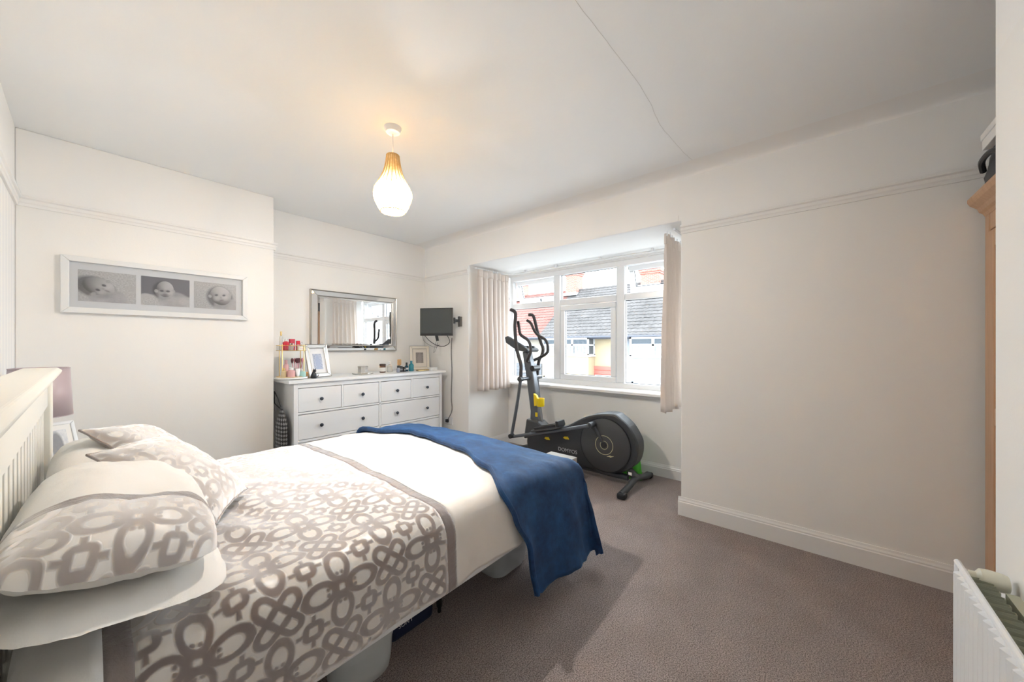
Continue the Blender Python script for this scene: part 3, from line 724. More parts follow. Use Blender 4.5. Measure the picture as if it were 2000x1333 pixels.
def loop(P, r, nm):
    P = [Vector(p) for p in P]; m = MB()
    for k in range(4): m.tube([P[k], P[(k + 1) % 4]], r, 6)
    return m.build(nm, PEWTER, MI, smooth=True)
loop(o1, .006, 'outer_beading'); loop(i1, .005, 'inner_beading')
m = MB()
for k in range(4): m.tube([o1[k], i1[k]], .0025, 6)
m.build('mitre_line', PEWTER, MI)

# ------------------------------------------------------------------ photographs
def face_print(name, bgc, skin, cx_, cy_, ra, rb, rot, eyes, mouth, hands=(), dark=None):
    """a flat monochrome print of an infant on a fluffy rug, UV 0..1"""
    m, nt, p = nodes(name); u, v, _, uv = coords(nt, 'UV')
    n = noise_n(nt, uv, 30, 4, .75); lowf = noise_n(nt, uv, 4, 2)
    c = mixc(nt, ((n - .5) * 1.6 + .5).clamp(), [b * .45 for b in bgc], [min(1, b * 1.2) for b in bgc])
    if dark: c = mixc(nt, (v - dark[0]).m('MULTIPLY', 14, clamp=True), c, dark[1])
    cs, sn = math.cos(R(rot)), math.sin(R(rot))
    du = (u - cx_) * 1.25; dv = v - cy_
    a = du * cs + dv * sn; b = dv * cs - du * sn
    d = hyp(a / ra, b / rb) - 1.0
    sh = ((a / ra) * .32 + (b / rb) * .30 + .62 - hyp(a / ra, b / rb) * .30).clamp()
    c = mixc(nt, hyp((a + .05) / (ra * 1.25), (b + .06) / (rb * 1.2)).__sub__(1.0).step(.25) * .75, c, (.05, .048, .06))
    body = hyp((du - .22) / .42, (dv + .38) / .3) - 1.0
    c = mixc(nt, body.step(.2) * .75, c, mixc(nt, lowf, (.26, .255, .28), (.60, .59, .62)))
    c = mixc(nt, d.step(.06), c, mixc(nt, sh, [s_ * .18 for s_ in skin], skin))
    ecx = (eyes[0][0] + eyes[1][0]) / 2; ecy = (eyes[0][1] + eyes[1][1]) / 2
    mx_, my_ = mouth[0] - ecx, mouth[1] - ecy; ml = math.hypot(mx_, my_); tx, ty = -my_ / ml, mx_ / ml      # across the face
    for q in (-1, 1):
        ax_, ay_ = ecx + tx * q * min(ra, rb) * 1.0, ecy + ty * q * min(ra, rb) * 1.0
        e = hyp((a - ax_) / .05, (b - ay_) / .06) - 1.0; c = mixc(nt, e.step(.4) * .9, c, [s_ * .6 for s_ in skin])
        e = hyp((a - ecx - tx * q * .13 - mx_ * .55) / .09, (b - ecy - ty * q * .13 - my_ * .55) / .09) - 1.0; c = mixc(nt, e.step(1.2) * .35, c, [min(1, s_ * 1.15) for s_ in skin])
    for hx_, hy_ in hands:
        e = hyp((u - hx_) / .11, (v - hy_) / .10) - 1.0; c = mixc(nt, e.step(.4) * .9, c, mixc(nt, n, [s_ * .5 for s_ in skin], skin))
    for ex, ey in eyes:
        e = hyp((a - ex) / .085, (b - ey - .012) / .06) - 1.0; c = mixc(nt, e.step(.9) * .2, c, (.24, .23, .26))
        e = hyp((a - ex) / .05, (b - ey) / .036) - 1.0; c = mixc(nt, e.step(.6) * .85, c, (.07, .065, .08))
    e = hyp((a - mouth[0]) / .07, (b - mouth[1]) / .026) - 1.0; c = mixc(nt, e.step(.7) * .5, c, (.16, .13, .15))
    e = hyp((a - mouth[0] * .5) / .03, (b - mouth[1] * .35) / .03) - 1.0; c = mixc(nt, e.step(.9) * .35, c, (.22, .2, .22))
    nt.links.new(c, p.inputs['Base Color']); setp(p, rough=.35); return m
PIC = thing('picture_frame', 'long white frame holding three black-and-white baby photographs', 'picture frame', (.378, YC, 1.478))
pw, ph = .485, .364
def frame_bars(t, w_, h_, b, d, m, nm='frame_bar', y0=0):
    o = [(-w_, h_), (w_, h_), (w_, 0), (-w_, 0)]; i = [(-w_ + b, h_ - b), (w_ - b, h_ - b), (w_ - b, b), (-w_ + b, b)]
    for k in range(4):
        j = (k + 1) % 4; q = [o[k], o[j], i[j], i[k]]
        MB().prism(q, 'y', y0 - d, y0).build(nm, m, t, bevel=.004)
frame_bars(PIC, pw, ph, .036, .035, mat('white_frame', (.80, .80, .79), .4))
MB().box((-pw + .03, -.014, .03), (pw - .03, -.004, ph - .03)).build('mount', mat('pale_blue_white_mount', (.72, .735, .76), .6), PIC)
prints = [(-.0365, .2215, face_print('print_baby_on_rug', (.62, .62, .63), (.66, .655, .67), .34, .50, .36, .27, -25, [(.08, .09), (.03, -.11)], (.22, -.04), hands=[(.90, .52)])),
          (.2465, .502, face_print('print_baby_lifting_head', (.62, .62, .63), (.68, .67, .69), .48, .60, .22, .28, 0, [(-.09, -.07), (.07, -.07)], (0, -.2), hands=[(.10, .30), (.88, .18)], dark=(.33, (.17, .165, .19)))),
          (.528, .787, face_print('print_baby_smiling', (.56, .56, .575), (.68, .67, .69), .62, .52, .31, .36, 18, [(-.12, .06), (.10, .0)], (-.03, -.17)))]
for a, b, pm in prints:
    a -= .378; b -= .378; z0_, z1_ = .079, .282
    g = MB(); g.grid(lambda s, t: (a + (b - a) * s, -.0155, z0_ + (z1_ - z0_) * t), [0, 1], [0, 1], lambda s, t: (s, t)); g.build('photo_print', pm, PIC, solid=.001)
MB().box((-pw + .034, -.0195, .034), (pw - .034, -.018, ph - .034)).build('glazing', glass_mat('picture_glass', (.97, .97, .97)), PIC)

# ------------------------------------------------------------------ things on the chest
CZ = TOPZ
PEWTER2 = mat('brushed_silver', (.56, .545, .52), .38, metal=.85)
def small_frame(label, x, y, rz, lean, w_, h_, mount, pm, picbox, fm=PEWTER2, line=PEWTER):
    t = thing('photo_frame', label, 'photo frame', (x, y, CZ)); t.rotation_euler = (R(-lean), 0, rz)
    t.rotation_mode = 'XYZ'
    frame_bars(t, w_ / 2, h_, .034, .018, fm); MB().box((-w_ / 2 + .03, -.008, .03), (w_ / 2 - .03, -.003, h_ - .03)).build('mount', mount, t)
    b = .034; m = MB(); P = [(-w_ / 2 + b, -.019, b), (w_ / 2 - b, -.019, b), (w_ / 2 - b, -.019, h_ - b), (-w_ / 2 + b, -.019, h_ - b)]; Q = [(-w_ / 2, -.017, .002), (w_ / 2, -.017, .002), (w_ / 2, -.017, h_), (-w_ / 2, -.017, h_)]
    for S in (P, Q):
        for k in range(4): m.tube([S[k], S[(k + 1) % 4]], .0028, 6)
    m.build('beading', line, t)
    x0, x1, z0, z1 = picbox; g = MB(); g.grid(lambda s, q: (x0 + (x1 - x0) * s, -.0095, z0 + (z1 - z0) * q), [0, 1], [0, 1], lambda s, q: (s, q)); g.build('photo_print', pm, t, solid=.001)
    MB().box((-.03, .0, -.75 * h_ * math.cos(R(lean)) / math.cos(R(14)) + .002), (.03, .004, 0), Matrix.Translation((0, .001, .75 * h_)) @ Matrix.Rotation(R(lean + 14), 4, 'X')).build('stand', BLACK, t)
    return t
def scene_print(name, a, b, c_, sc_):
    m, nt, p = nodes(name); u, v, _, uv = coords(nt, 'UV'); n = noise_n(nt, uv, sc_, 3, .7)
    fig = hyp((u - .5) / .28, (v - .38) / .55) - 1.0
    c = mixc(nt, ((n - .5) * 3 + .5).clamp(), a, b); c = mixc(nt, fig.step(.3) * .7, c, mixc(nt, n, c_, [q * .5 for q in c_])); nt.links.new(c, p.inputs['Base Color']); setp(p, rough=.3); return m
small_frame('silver photo frame with blue-toned picture, leaning at the left of the chest', 1.43, 3.60, R(14), 14, .225, .315, mat('white_mount', (.82, .82, .83), .6), scene_print('print_blue_portrait', (.20, .24, .36), (.62, .66, .76), (.42, .50, .72), 9), (-.045, .045, .075, .225))
small_frame('champagne photo frame with dark group picture by the television', 2.645, 3.72, R(-24), 9, .235, .295, mat('cream_mount', (.74, .68, .60), .6), scene_print('print_group', (.09, .08, .075), (.42, .38, .36), (.45, .40, .38), 14), (-.045, .045, .085, .215), mat('champagne_frame', (.80, .74, .64), .3, metal=.3))
tray = thing('mirror_tray', 'round mirrored tray in the middle of the chest top', 'tray', (1.885, 3.66, CZ))
MB().lathe([(.098, 0), (.104, .003), (.104, .008), (.098, .010)], (0, 0, 0), 40).build('rim', PEWTER, tray, smooth=True); MB().lathe([(.096, .0085), (.096, .0112)], (0, 0, 0), 40).build('mirror_plate', MIRROR, tray)
tin = thing('trinket_box', 'faceted mirrored trinket box standing on the round tray', 'box', (1.885, 3.66, CZ + .0112))
MB().lathe([(.052, .004), (.052, .062)], (0, 0, 0), 8).build('body', MIRROR, tin); MB().lathe([(.056, .062), (.056, .067), (.05, .071)], (0, 0, 0), 8).build('lid', CHROME, tin)
MB().lathe([(.055, .0), (.055, .004)], (0, 0, 0), 8).build('base', CHROME, tin)
def jar(name, label, cat, x, y, parts, z=CZ, group=None, n=20, facets=None):
    t = thing(name, label, cat, (x, y, z), group=group)
    for nm, prof, m in parts: MB().lathe(prof, (0, 0, 0), facets or n).build(nm, m, t, smooth=not facets)
    return t
AMBER = mat('dark_amber_glass', (.10, .035, .015), .1); LAB = mat('cream_label', (.80, .76, .70), .6); TEAL = mat('teal_glass', (.03, .22, .28), .12); DBLUE = mat('dark_blue_glass', (.01, .05, .09), .12)
FGL = mat('pale_bottle_glass', (.78, .78, .72), .1, alpha=.45)
jar('candle_jar', 'amber glass candle jar with cream label and black lid', 'candle', 2.125, 3.68, [('glass', [(.030, 0), (.033, .004), (.033, .068), (.030, .072)], AMBER), ('paper_label', [(.0335, .012), (.0335, .056)], LAB), ('lid', [(.032, .073), (.034, .075), (.034, .092), (.030, .095)], mat('dark_brown_lid', (.06, .03, .02), .4))])
jar('perfume_bottle', 'clear glass bottle with white stopper between candle and black boxes', 'bottle', 2.235, 3.72, [('glass', [(.030, 0), (.033, .006), (.033, .062), (.012, .076), (.011, .085)], FGL), ('stopper', [(.011, .085), (.013, .088), (.013, .112), (.008, .116)], PAPER)])
jar('lotion_bottle', 'small grey bottle with black cap at the front of the chest top', 'bottle', 2.245, 3.56, [('bottle', [(.016, 0), (.020, .005), (.020, .040), (.012, .052)], mat('smoke_grey_plastic', (.30, .31, .36), .3)), ('cap', [(.013, .052), (.013, .075), (.011, .077)], BLACK)])
for i, (x_, h_, y_) in enumerate(((2.285, .072, 3.60), (2.315, .066, 3.61), (2.347, .058, 3.60))):
    t = thing('cosmetic_box', ['tall black cosmetic box beside the grey bottle', 'middle black cosmetic box under the wooden brush', 'short black cosmetic box beside the dark blue bottle'][i], 'box', (x_, y_, CZ), group='small black boxes')
    MB().box((-.0125, -.0125, 0), (.0125, .0125, h_)).build('carton', BLACK, t, bevel=.001); MB().box((-.009, -.0132, h_ * .3), (.009, -.0125, h_ * .55)).build('printed_label', mat('grey_print', (.35, .35, .37), .5), t)
br = thing('hairbrush', 'upright wooden paddle brush behind the black boxes', 'brush', (2.325, 3.665, CZ))
TAN = mat('light_wood', (.66, .40, .17), .5)
MB().box((-.024, -.008, .075), (.024, .008, .142)).build('paddle', TAN, br, bevel=.008); MB().tube([(0, 0, 0), (0, 0, .08)], [.011, .008], 10).build('handle', TAN, br, smooth=True); MB().box((-.019, -.013, .082), (.019, -.008, .135)).build('bristle_pad', mat('tan_pad', (.58, .36, .18), .8), br, bevel=.003)
jar('serum_bottle', 'dark blue glass bottle with black cap beside the teal bottle', 'bottle', 2.405, 3.64, [('glass', [(.017, 0), (.020, .004), (.020, .058), (.009, .070)], DBLUE), ('cap', [(.011, .070), (.011, .100), (.009, .102)], BLACK), ('printed_label', [(.0203, .02), (.0203, .042)], mat('silver_print', (.6, .64, .68), .4))])
jar('bath_bottle', 'teal glass bottle with short neck in front of the champagne frame', 'bottle', 2.462, 3.63, [('glass', [(.026, 0), (.029, .005), (.029, .072), (.018, .086), (.011, .090), (.011, .100)], TEAL), ('cap', [(.013, .100), (.013, .118), (.011, .120)], TEAL)])
t = thing('small_box', 'little white box at the right end of the chest top', 'box', (2.715, 3.56, CZ)); MB().box((-.048, -.03, 0), (.048, .03, .022)).build('base', PAPER, t, bevel=.002); MB().box((-.05, -.032, .020), (.05, .032, .034)).build('lid', PAPER, t, bevel=.002)
t = thing('gold_clutch', 'flat gold and brown case lying in front of the champagne frame', 'case', (2.58, 3.575, CZ)); MB().box((-.075, -.028, 0), (.075, .028, .016)).build('shell', mat('brown_gold_leather', (.28, .20, .10), .4), t, bevel=.005); MB().box((-.078, -.03, .006), (.078, -.0275, .010)).build('clasp_rim', GOLD, t)

# make-up organiser
OX, OY = 1.19, 3.60
og = thing('makeup_organiser', 'two-tier gold framed clear organiser at the left end of the chest', 'organiser', (OX, OY, CZ))
MB().lathe([(.122, .004), (.128, .006), (.128, .018), (.122, .020)], (0, 0, 0), 36).build('turntable', PAPER, og, smooth=True)
MB().lathe([(.115, .255), (.115, .259)], (0, 0, 0), 36).build('upper_shelf', CLEAR, og)
for z_ in (.024, .255, .300): MB().tube([(.117 * math.cos(t_), .117 * math.sin(t_), z_) for t_ in lin(0, 2 * math.pi, 33)], .0028, 6).build('gold_ring', GOLD, og)
MB().lathe([(.116, .256), (.116, .300)], (0, 0, 0), 36, caps=False).build('acrylic_band', CLEAR, og)
for k in range(4):
    a = R(35 + 90 * k); MB().tube([(.117 * math.cos(a), .117 * math.sin(a), .018), (.117 * math.cos(a), .117 * math.sin(a), .31)], .004, 8).build('gold_post', GOLD, og, smooth=True)
def on_og(dx, dy, up): return (OX + dx, OY + dy, CZ + (.259 if up else .020))
G = 'toiletries on the organiser'
def carton(label, dx, dy, up, w_, d_, h_, m, cat='box', rz=0):
    t = thing('carton', label, cat, on_og(dx, dy, up), rz, G); MB().box((-w_ / 2, -d_ / 2, 0), (w_ / 2, d_ / 2, h_)).build('body', m, t, bevel=.002)
    MB().box((-w_ / 2 * .6, -d_ / 2 - .0008, h_ * .3), (w_ / 2 * .6, -d_ / 2, h_ * .6)).build('printed_label', mat('pale_print', (.75, .55, .55), .5), t); return t
carton('larger glossy red carton on the upper shelf of the organiser', .0, -.005, True, .042, .03, .10, RED, rz=R(10))
carton('smaller glossy red carton, right one on the upper shelf', .052, .0, True, .030, .03, .085, RED, rz=R(-8))
carton('pale yellow carton lying at the front of the upper shelf', .055, -.072, True, .062, .03, .032, mat('pale_yellow_card', (.80, .70, .45), .5), rz=R(-10))
def bottle(label, dx, dy, up, r, h_, m, capm, name='bottle', cat='bottle', fac=None):
    x_, y_, z_ = on_og(dx, dy, up)
    return jar(name, label, cat, x_, y_, [('glass', [(r * .9, 0), (r, .004), (r, h_ * .68), (r * .5, h_ * .78)], m), ('cap', [(r * .5, h_ * .78), (r * .55, h_ * .79), (r * .55, h_), (r * .45, h_ + .002)], capm)], z=z_, group=G, facets=fac)
PINKG = mat('pink_glass', (.72, .42, .42), .12); MINT = mat('mint_ribbed_glass', (.42, .66, .60), .15)
bottle('round red perfume bottle with clear stopper on the upper shelf', -.052, -.02, True, .026, .10, RED, FGL, fac=12)
bottle('tall gold-capped bottle at the back left of the upper shelf', -.075, .03, True, .014, .165, FGL, GOLD)
bottle('clear faceted perfume bottle at the front left of the upper shelf', -.025, -.065, True, .022, .06, FGL, CHROME, fac=6)
bottle('clear flared perfume bottle at the right of the upper shelf', .088, .02, True, .020, .075, FGL, FGL, fac=8)
bottle('pink ribbed jar with white lid on the lower shelf', -.03, -.085, False, .030, .085, PINKG, PAPER, fac=16)
bottle('mint green ribbed jar on the lower shelf of the organiser', .060, -.080, False, .028, .066, MINT, PAPER, fac=16)
bottle('gold flecked bottle at the left of the lower shelf', -.082, -.06, False, .020, .082, mat('gold_glitter', (.72, .58, .34), .3), GOLD)
bottle('pink tall bottle at the back of the lower shelf', -.045, .0, False, .022, .15, PINKG, PINKG)
t = thing('cream_tube', 'white cream tube standing cap down between the jars', 'tube', on_og(.018, -.098, False), 0, G)
MB().lathe([(.010, 0), (.010, .014)], (0, 0, 0), 14).build('cap', PAPER, t); MB().grid(lambda a, b: ((.013 + .006 * b) * math.cos(a), .013 * (1 - b * .95) * math.sin(a), .014 + .062 * b), lin(0, 2 * math.pi, 17), lin(0, 1, 6)).build('tube_body', WHITE, t, smooth=True)
hold = jar('brush_pot', 'clear pot holding pink make-up brushes on the lower shelf', 'pot', *on_og(.035, -.015, False)[:2], [('pot', [(.030, 0), (.032, .003), (.032, .075)], FGL)], z=on_og(0, 0, False)[2], group=G)
PINK = mat('pink_handle', (.72, .30, .36), .35); HAIR = mat('brush_hair', (.12, .04, .05), .8)
for k, (dx, dy, hx) in enumerate(((-.016, 0, -.02), (.0, -.012, .0), (.012, .006, .01), (.018, -.008, .026), (-.004, .014, -.006))):
    b_ = thing('makeup_brush', ['pink make-up brush leaning left in the pot', 'pink make-up brush with the widest dark head', 'pink make-up brush behind the widest head', 'pink make-up brush leaning right in the pot', 'pink make-up brush at the back of the pot'][k], 'brush', (OX + .035 + dx, OY - .015 + dy, CZ + .023), 0, 'make-up brushes')
    MB().tube([(0, 0, 0), (hx, 0, .12)], [.003, .004], 8).build('handle', PINK, b_, smooth=True); r_ = .020 if k == 1 else .011
    MB().lathe([(.004, .118), (r_ * .7, .130), (r_, .148), (r_ * .7, .160), (.002, .164)], (hx, 0, 0), 12).build('brush_head', HAIR if k < 3 else PINK, b_, smooth=True)
jar('wooden_pot', 'small round wooden pot stacked in rings right of the mint jar', 'pot', 1.318, 3.60, [('pot', [(.020, 0), (.024, .008), (.021, .016), (.024, .026), (.021, .036), (.024, .046), (.020, .055)], TAN)], z=CZ)
cat_ = thing('ornament', 'little black figurine standing left of the silver frame', 'figurine', (1.348, 3.525, CZ))
MB().lathe([(.022, 0), (.026, .01), (.022, .035), (.014, .05), (.010, .058)], (0, 0, 0), 14).build('body', BLACK, cat_, smooth=True); MB().lathe([(.004, .052), (.014, .060), (.015, .070), (.006, .080)], (.006, 0, 0), 12).build('head', BLACK, cat_, smooth=True)
for s_ in (-1, 1): MB().lathe([(.005, .074), (.001, .092)], (.006 + s_ * .008, 0, 0), 6).build('ear', BLACK, cat_)
MB().tube([(.02, 0, .01), (.036, 0, .015), (.04, 0, .03)], .004, 6).build('tail', BLACK, cat_)

# ------------------------------------------------------------------ television on its arm
TV = thing('television', 'small black flat television on a wall arm above the chest', 'television', (2.652, 3.40, 1.383), R(-59.4))
# local x runs along the screen, -y out of the screen
MB().box((-.202, -.012, 0), (.202, .014, .325)).build('bezel', BLACK, TV, bevel=.005)
MB().box((-.19, -.0135, .03), (.19, -.0115, .313)).build('screen', mat('dark_grey_screen', (.05, .058, .058), .22), TV)
MB().box((-.204, -.006, .0), (.204, .0, .327)).build('silver_edge', CHROME, TV, bevel=.003)
MB().box((-.12, .014, .06), (.19, .030, .27)).build('back_shell', mat('silver_grey_plastic', (.45, .50, .56), .4), TV, bevel=.012)
MB().box((-.02, -.002, -.062), (.014, .012, .004), Matrix.Rotation(R(-12), 4, 'Y')).build('plug_in_stick', BLACK, TV, bevel=.003)
MB().tube(bezier([(-.17, .03, .02), (-.10, .03, -.06), (.0, .03, -.115), (.09, .03, -.12), (.15, .03, -.07), (.11, .03, .02)], 8), .004, 8).build('cable', BLACK, TV, smooth=True)
MB().tube(bezier([(-.19, .03, .02), (-.17, .03, -.06), (-.08, .03, -.12), (-.01, .03, -.135), (.02, .03, -.10)], 8), .0018, 6).build('cable', BLACK, TV, smooth=True)
MB().tube(bezier([(-.005, .005, -.06), (-.03, .02, -.13), (-.045, .02, -.20), (-.02, .02, -.17), (.01, .015, -.08)], 8), .0018, 6).build('cable', BLACK, TV, smooth=True)
ARM = thing('wall_bracket', 'grey swivel bracket holding the television to the window wall', 'bracket', (XW, 3.235, 1.495))
MB().box((-.022, -.028, 0), (-.001, .028, .115)).build('wall_plate', mat('bracket_grey', (.22, .215, .21), .5, metal=.5), ARM, bevel=.002)
MB().box((-.034, -.016, -.004), (-.022, .016, .119)).build('plate_cover', mat('bracket_dark', (.10, .10, .10), .5), ARM, bevel=.002)
MB().box((-.10, -.012, .05), (-.03, .012, .082)).build('arm', BLACK, ARM, bevel=.003); MB().tube([(-.10, 0, .03), (-.10, 0, .10)], .014, 12).build('pivot', BLACK, ARM, smooth=True)
MB().tube([(-.10, 0, .066), (-.145, .05, .06)], .012, 8).build('arm', BLACK, ARM, smooth=True)
cord = MB().tube(bezier([(XW - .03, 3.36, 1.36), (XW - .008, 3.40, 1.20), (XW - .006, 3.39, .95), (XW - .008, 3.40, .65), (XW - .01, 3.385, .48), (XW - .03, 3.44, .36)], 10), .0035, 8)
tag(cord.build('power_cable', BLACK, smooth=True), 'thin black cable dropping from the television to the wall socket', 'cable')
so = thing('wall_socket', 'white double wall socket low on the wall right of the chest', 'socket', (XW, 3.45, .30)); MB().box((-.010, -.073, 0), (-.0005, .073, .086)).build('faceplate', UPVC, so, bevel=.003)
MB().box((-.035, -.012, .024), (-.010, .03, .062)).build('plug', BLACK, so, bevel=.004); MB().box((-.013, -.055, .05), (-.010, -.04, .065)).build('switch', UPVC, so)

# ================================================================== CROSS TRAINER
CT = thing('cross_trainer', 'black and grey elliptical cross trainer standing in the bay window', 'exercise machine', (3.17, 1.23, 0)); co = Vector(CT.location)
def cl(p): return Vector(p) - co
HOUSE = [(1.884, .472), (1.722, .57), (1.569, .626), (1.409, .646), (1.333, .609), (1.259, .548), (1.201, .458), (1.18, .392), (1.187, .293), (1.23, .199), (1.333, .126), (1.488, .101), (1.653, .099), (1.792, .099), (2.324, .112), (2.40, .20), (2.38, .32), (2.30, .345), (2.1, .40)]
P = [(q.x, q.y) for q in bezier([(a, b, 0) for a, b in HOUSE + HOUSE[:1]], 4)[:-1]]
mb = MB().prism(P, 'x', 3.085, 3.255); mb.v = [tuple(cl(p)) for p in mb.v]
shell = mb.build('housing', mat('charcoal_shell', (.035, .037, .040), .5), CT, bevel=.02)
DY, DZ = 1.486, .352
def ringx(x, r0, r1, t, nm, m, par=CT, y=DY, z=DZ, n=48):
    mb = MB().lathe([(r0, 0), (r0, t), (r1, t), (r1, 0), (r0, 0)], (0, 0, 0), n, Matrix.Rotation(R(-90), 3, 'Y'), caps=False); mb.v = [tuple(Vector(p) + cl((x, y, z))) for p in mb.v]; return mb.build(nm, m, par, smooth=True, angle=30)
disc = MB().lathe([(.242, 0), (.242, .010), (.234, .014), (.02, .018), (.001, .018)], (0, 0, 0), 56, Matrix.Rotation(R(-90), 3, 'Y')); disc.v = [tuple(Vector(p) + cl((3.085, DY, DZ))) for p in disc.v]
disc = disc.build('flywheel_cover', mat('charcoal_disc', (.050, .053, .056), .45), CT, smooth=True, angle=30)
ringx(3.084, .242, .249, .013, 'cover_rim', BLACK, disc)
LINE = mat('pale_yellow_print', (.62, .60, .36), .5)
ringx(3.0685, .084, .088, .0012, 'printed_ring', LINE, disc); ringx(3.0675, .036, .039, .0012, 'printed_ring', LINE, disc); ringx(3.066, .001, .024, .006, 'axle_cap', BLACK, disc)
mb = MB().prism([(1.462, .252), (1.420, .272), (1.428, .262), (1.388, .268), (1.432, .246), (1.424, .256)], 'x', 3.0675, 3.069); mb.v = [tuple(cl(p)) for p in mb.v]; mb.build('printed_bolt', LINE, disc)
text('DOMYOS', .052, Matrix(((0, 0, -1, 3.084 - 3.17), (-1, 0, 0, 1.885 - 1.23), (0, 1, 0, .222), (0, 0, 0, 1))), mat('pale_grey_print', (.6, .6, .6), .5), 'lettering', CT)
for y_, z_ in ((2.13, .305), (1.90, .348)):
    mb = MB().prism([(y_ - .035, z_ - .012), (y_ - .02, z_ + .014), (y_ + .02, z_ + .010), (y_ + .035, z_ - .006), (y_ + .01, z_ - .016)], 'x', 3.0835, 3.0852); mb.v = [tuple(cl(p)) for p in mb.v]; mb.build('yellow_sticker', YELLOW, CT)
def tb(pts, r, nm, m, par=CT, n=10, sm=True, k=6): return MB().tube([cl(p) for p in (bezier(pts, k) if k else pts)], r, n).build(nm, m, par, smooth=sm)
# stabiliser feet
def foot(y, nm='rear_foot'):
    f = tb([(2.86, y + .01, .028), (3.0, y + .005, .05), (3.17, y, .085), (3.34, y - .005, .05), (3.48, y - .01, .028)], .027, nm, DARK, n=12)
    for x_ in (2.86, 3.48): MB().box(tuple(cl((x_ - .035, y - .036, 0))), tuple(cl((x_ + .035, y + .036, .05)))).build('end_cap', BLACK, f, bevel=.015)
    return f
foot(1.225); foot(2.70, 'front_foot')
tb([(3.17, 1.225, .085), (3.17, 1.29, .14)], .035, 'foot_bracket', DARK, k=0); tb([(3.17, 1.30, .07), (3.17, 2.70, .075)], .028, 'frame_tube', GREYMET, k=0)
MB().box(tuple(cl((3.09, 1.235, .125))), tuple(cl((3.092, 1.265, .150)))).build('white_label', PAPER, CT)
# mast
def pr(poly, x0, x1, nm, m, bev=.006):
    mb = MB().prism(poly, 'x', x0, x1); mb.v = [tuple(cl(p)) for p in mb.v]; return mb.build(nm, m, CT, bevel=bev)
pr([(2.40, .28), (2.24, .33), (2.285, .60), (2.345, .93), (2.415, 1.20), (2.50, 1.20), (2.44, .90), (2.385, .55)], 3.13, 3.21, 'mast', GREYMET, .012)
pr([(2.46, .24), (2.17, .33), (2.18, .40), (2.26, .46), (2.42, .47)], 3.10, 3.24, 'mast_shoe', DARK, .02)
tb([(3.165, 2.31, .62), (3.165, 2.245, .42)], .018, 'side_strut', GREYMET, k=0)
MB().lathe([(.0, -.06), (.03, -.058), (.03, .058), (.0, .06)], cl((3.17, 2.345, 1.02)), 20, Matrix.Rotation(R(90), 3, 'Y')).build('mast_knob', BLACK, CT, smooth=True)
cons = pr([(2.66, 1.375), (2.70, 1.365), (2.685, 1.30), (2.53, 1.215), (2.39, 1.195), (2.365, 1.215), (2.385, 1.235), (2.52, 1.31)], 3.06, 3.28, 'console', DARK, .012)
mb = MB().add([cl(p) for p in ((3.08, 2.635, 1.371), (3.26, 2.635, 1.371), (3.26, 2.43, 1.268), (3.08, 2.43, 1.268))], [(0, 1, 2, 3)]); mb.build('console_screen', mat('pale_grey_screen', (.55, .60, .66), .3), cons, solid=-.004)
for k in range(3): MB().box(tuple(cl((3.11 + .045 * k, 2.395, 1.242))), tuple(cl((3.14 + .045 * k, 2.42, 1.262)))).build('button', BLACK, cons, bevel=.003)
# bottle holder
yh = MB().lathe([(.040, 0), (.042, .004), (.042, .085), (.038, .085), (.038, .006)], cl((3.10, 2.225, .625)), 20); yh = yh.build('bottle_holder', YELLOW, CT, smooth=True, angle=50)
pr([(2.31, .755), (2.275, .735), (2.255, .70), (2.255, .63), (2.30, .62)], 3.085, 3.12, 'holder_bracket', YELLOW, .004)
MB().box(tuple(cl((3.128, 2.285, .50))), tuple(cl((3.13, 2.315, .545)))).build('yellow_sticker', YELLOW, CT)
# fixed handlebars
tb([(3.17, 2.42, 1.09), (3.08, 2.39, 1.10), (3.03, 2.33, 1.14), (3.02, 2.292, 1.211), (3.02, 2.305, 1.286), (3.02, 2.345, 1.335), (3.02, 2.43, 1.386), (3.02, 2.452, 1.464), (3.02, 2.466, 1.532)], .016, 'fixed_handlebar', FOAM)
tb([(3.17, 2.46, 1.08), (3.26, 2.44, 1.10), (3.31, 2.373, 1.137), (3.32, 2.296, 1.184), (3.32, 2.282, 1.242), (3.32, 2.31, 1.327), (3.32, 2.416, 1.386), (3.32, 2.474, 1.446), (3.32, 2.518, 1.524), (3.32, 2.575, 1.563)], .016, 'fixed_handlebar', FOAM)
# moving arms, pivot axle, links and pedals
tb([(2.93, 2.375, .914), (3.41, 2.44, .905)], .020, 'pivot_axle', GREYMET, k=0, n=14)
for nm_, pts_, lo in (('N', [(2.95, 2.51, 1.655), (2.95, 2.445, 1.612), (2.95, 2.452, 1.461), (2.95, 2.429, 1.243), (2.95, 2.394, 1.135), (2.95, 2.368, 1.055), (2.95, 2.373, .914)], [(2.95, 2.373, .914), (2.95, 2.422, .645), (2.95, 2.50, .295)]),
                      ('F', [(3.39, 2.60, 1.632), (3.39, 2.535, 1.612), (3.39, 2.482, 1.449), (3.39, 2.43, 1.311), (3.39, 2.396, 1.229), (3.39, 2.416, 1.152), (3.39, 2.455, 1.092), (3.39, 2.482, .9)], [(3.39, 2.482, .9), (3.39, 2.45, .64), (3.39, 2.416, .32)])):
    a_ = tb(pts_, .0185, 'swing_arm', FOAM, n=12); tb(lo, .0165, 'lower_link', GREYMET, a_)
    MB().lathe([(.0, -.03), (.024, -.028), (.024, .028), (.0, .03)], cl(lo[-1]), 14, Matrix.Rotation(R(90), 3, 'Y')).build('joint', BLACK, a_, smooth=True)
    MB().lathe([(.0, -.026), (.027, -.024), (.027, .024), (.0, .026)], cl(lo[0]), 14, Matrix.Rotation(R(90), 3, 'Y')).build('joint', DARK, a_, smooth=True)
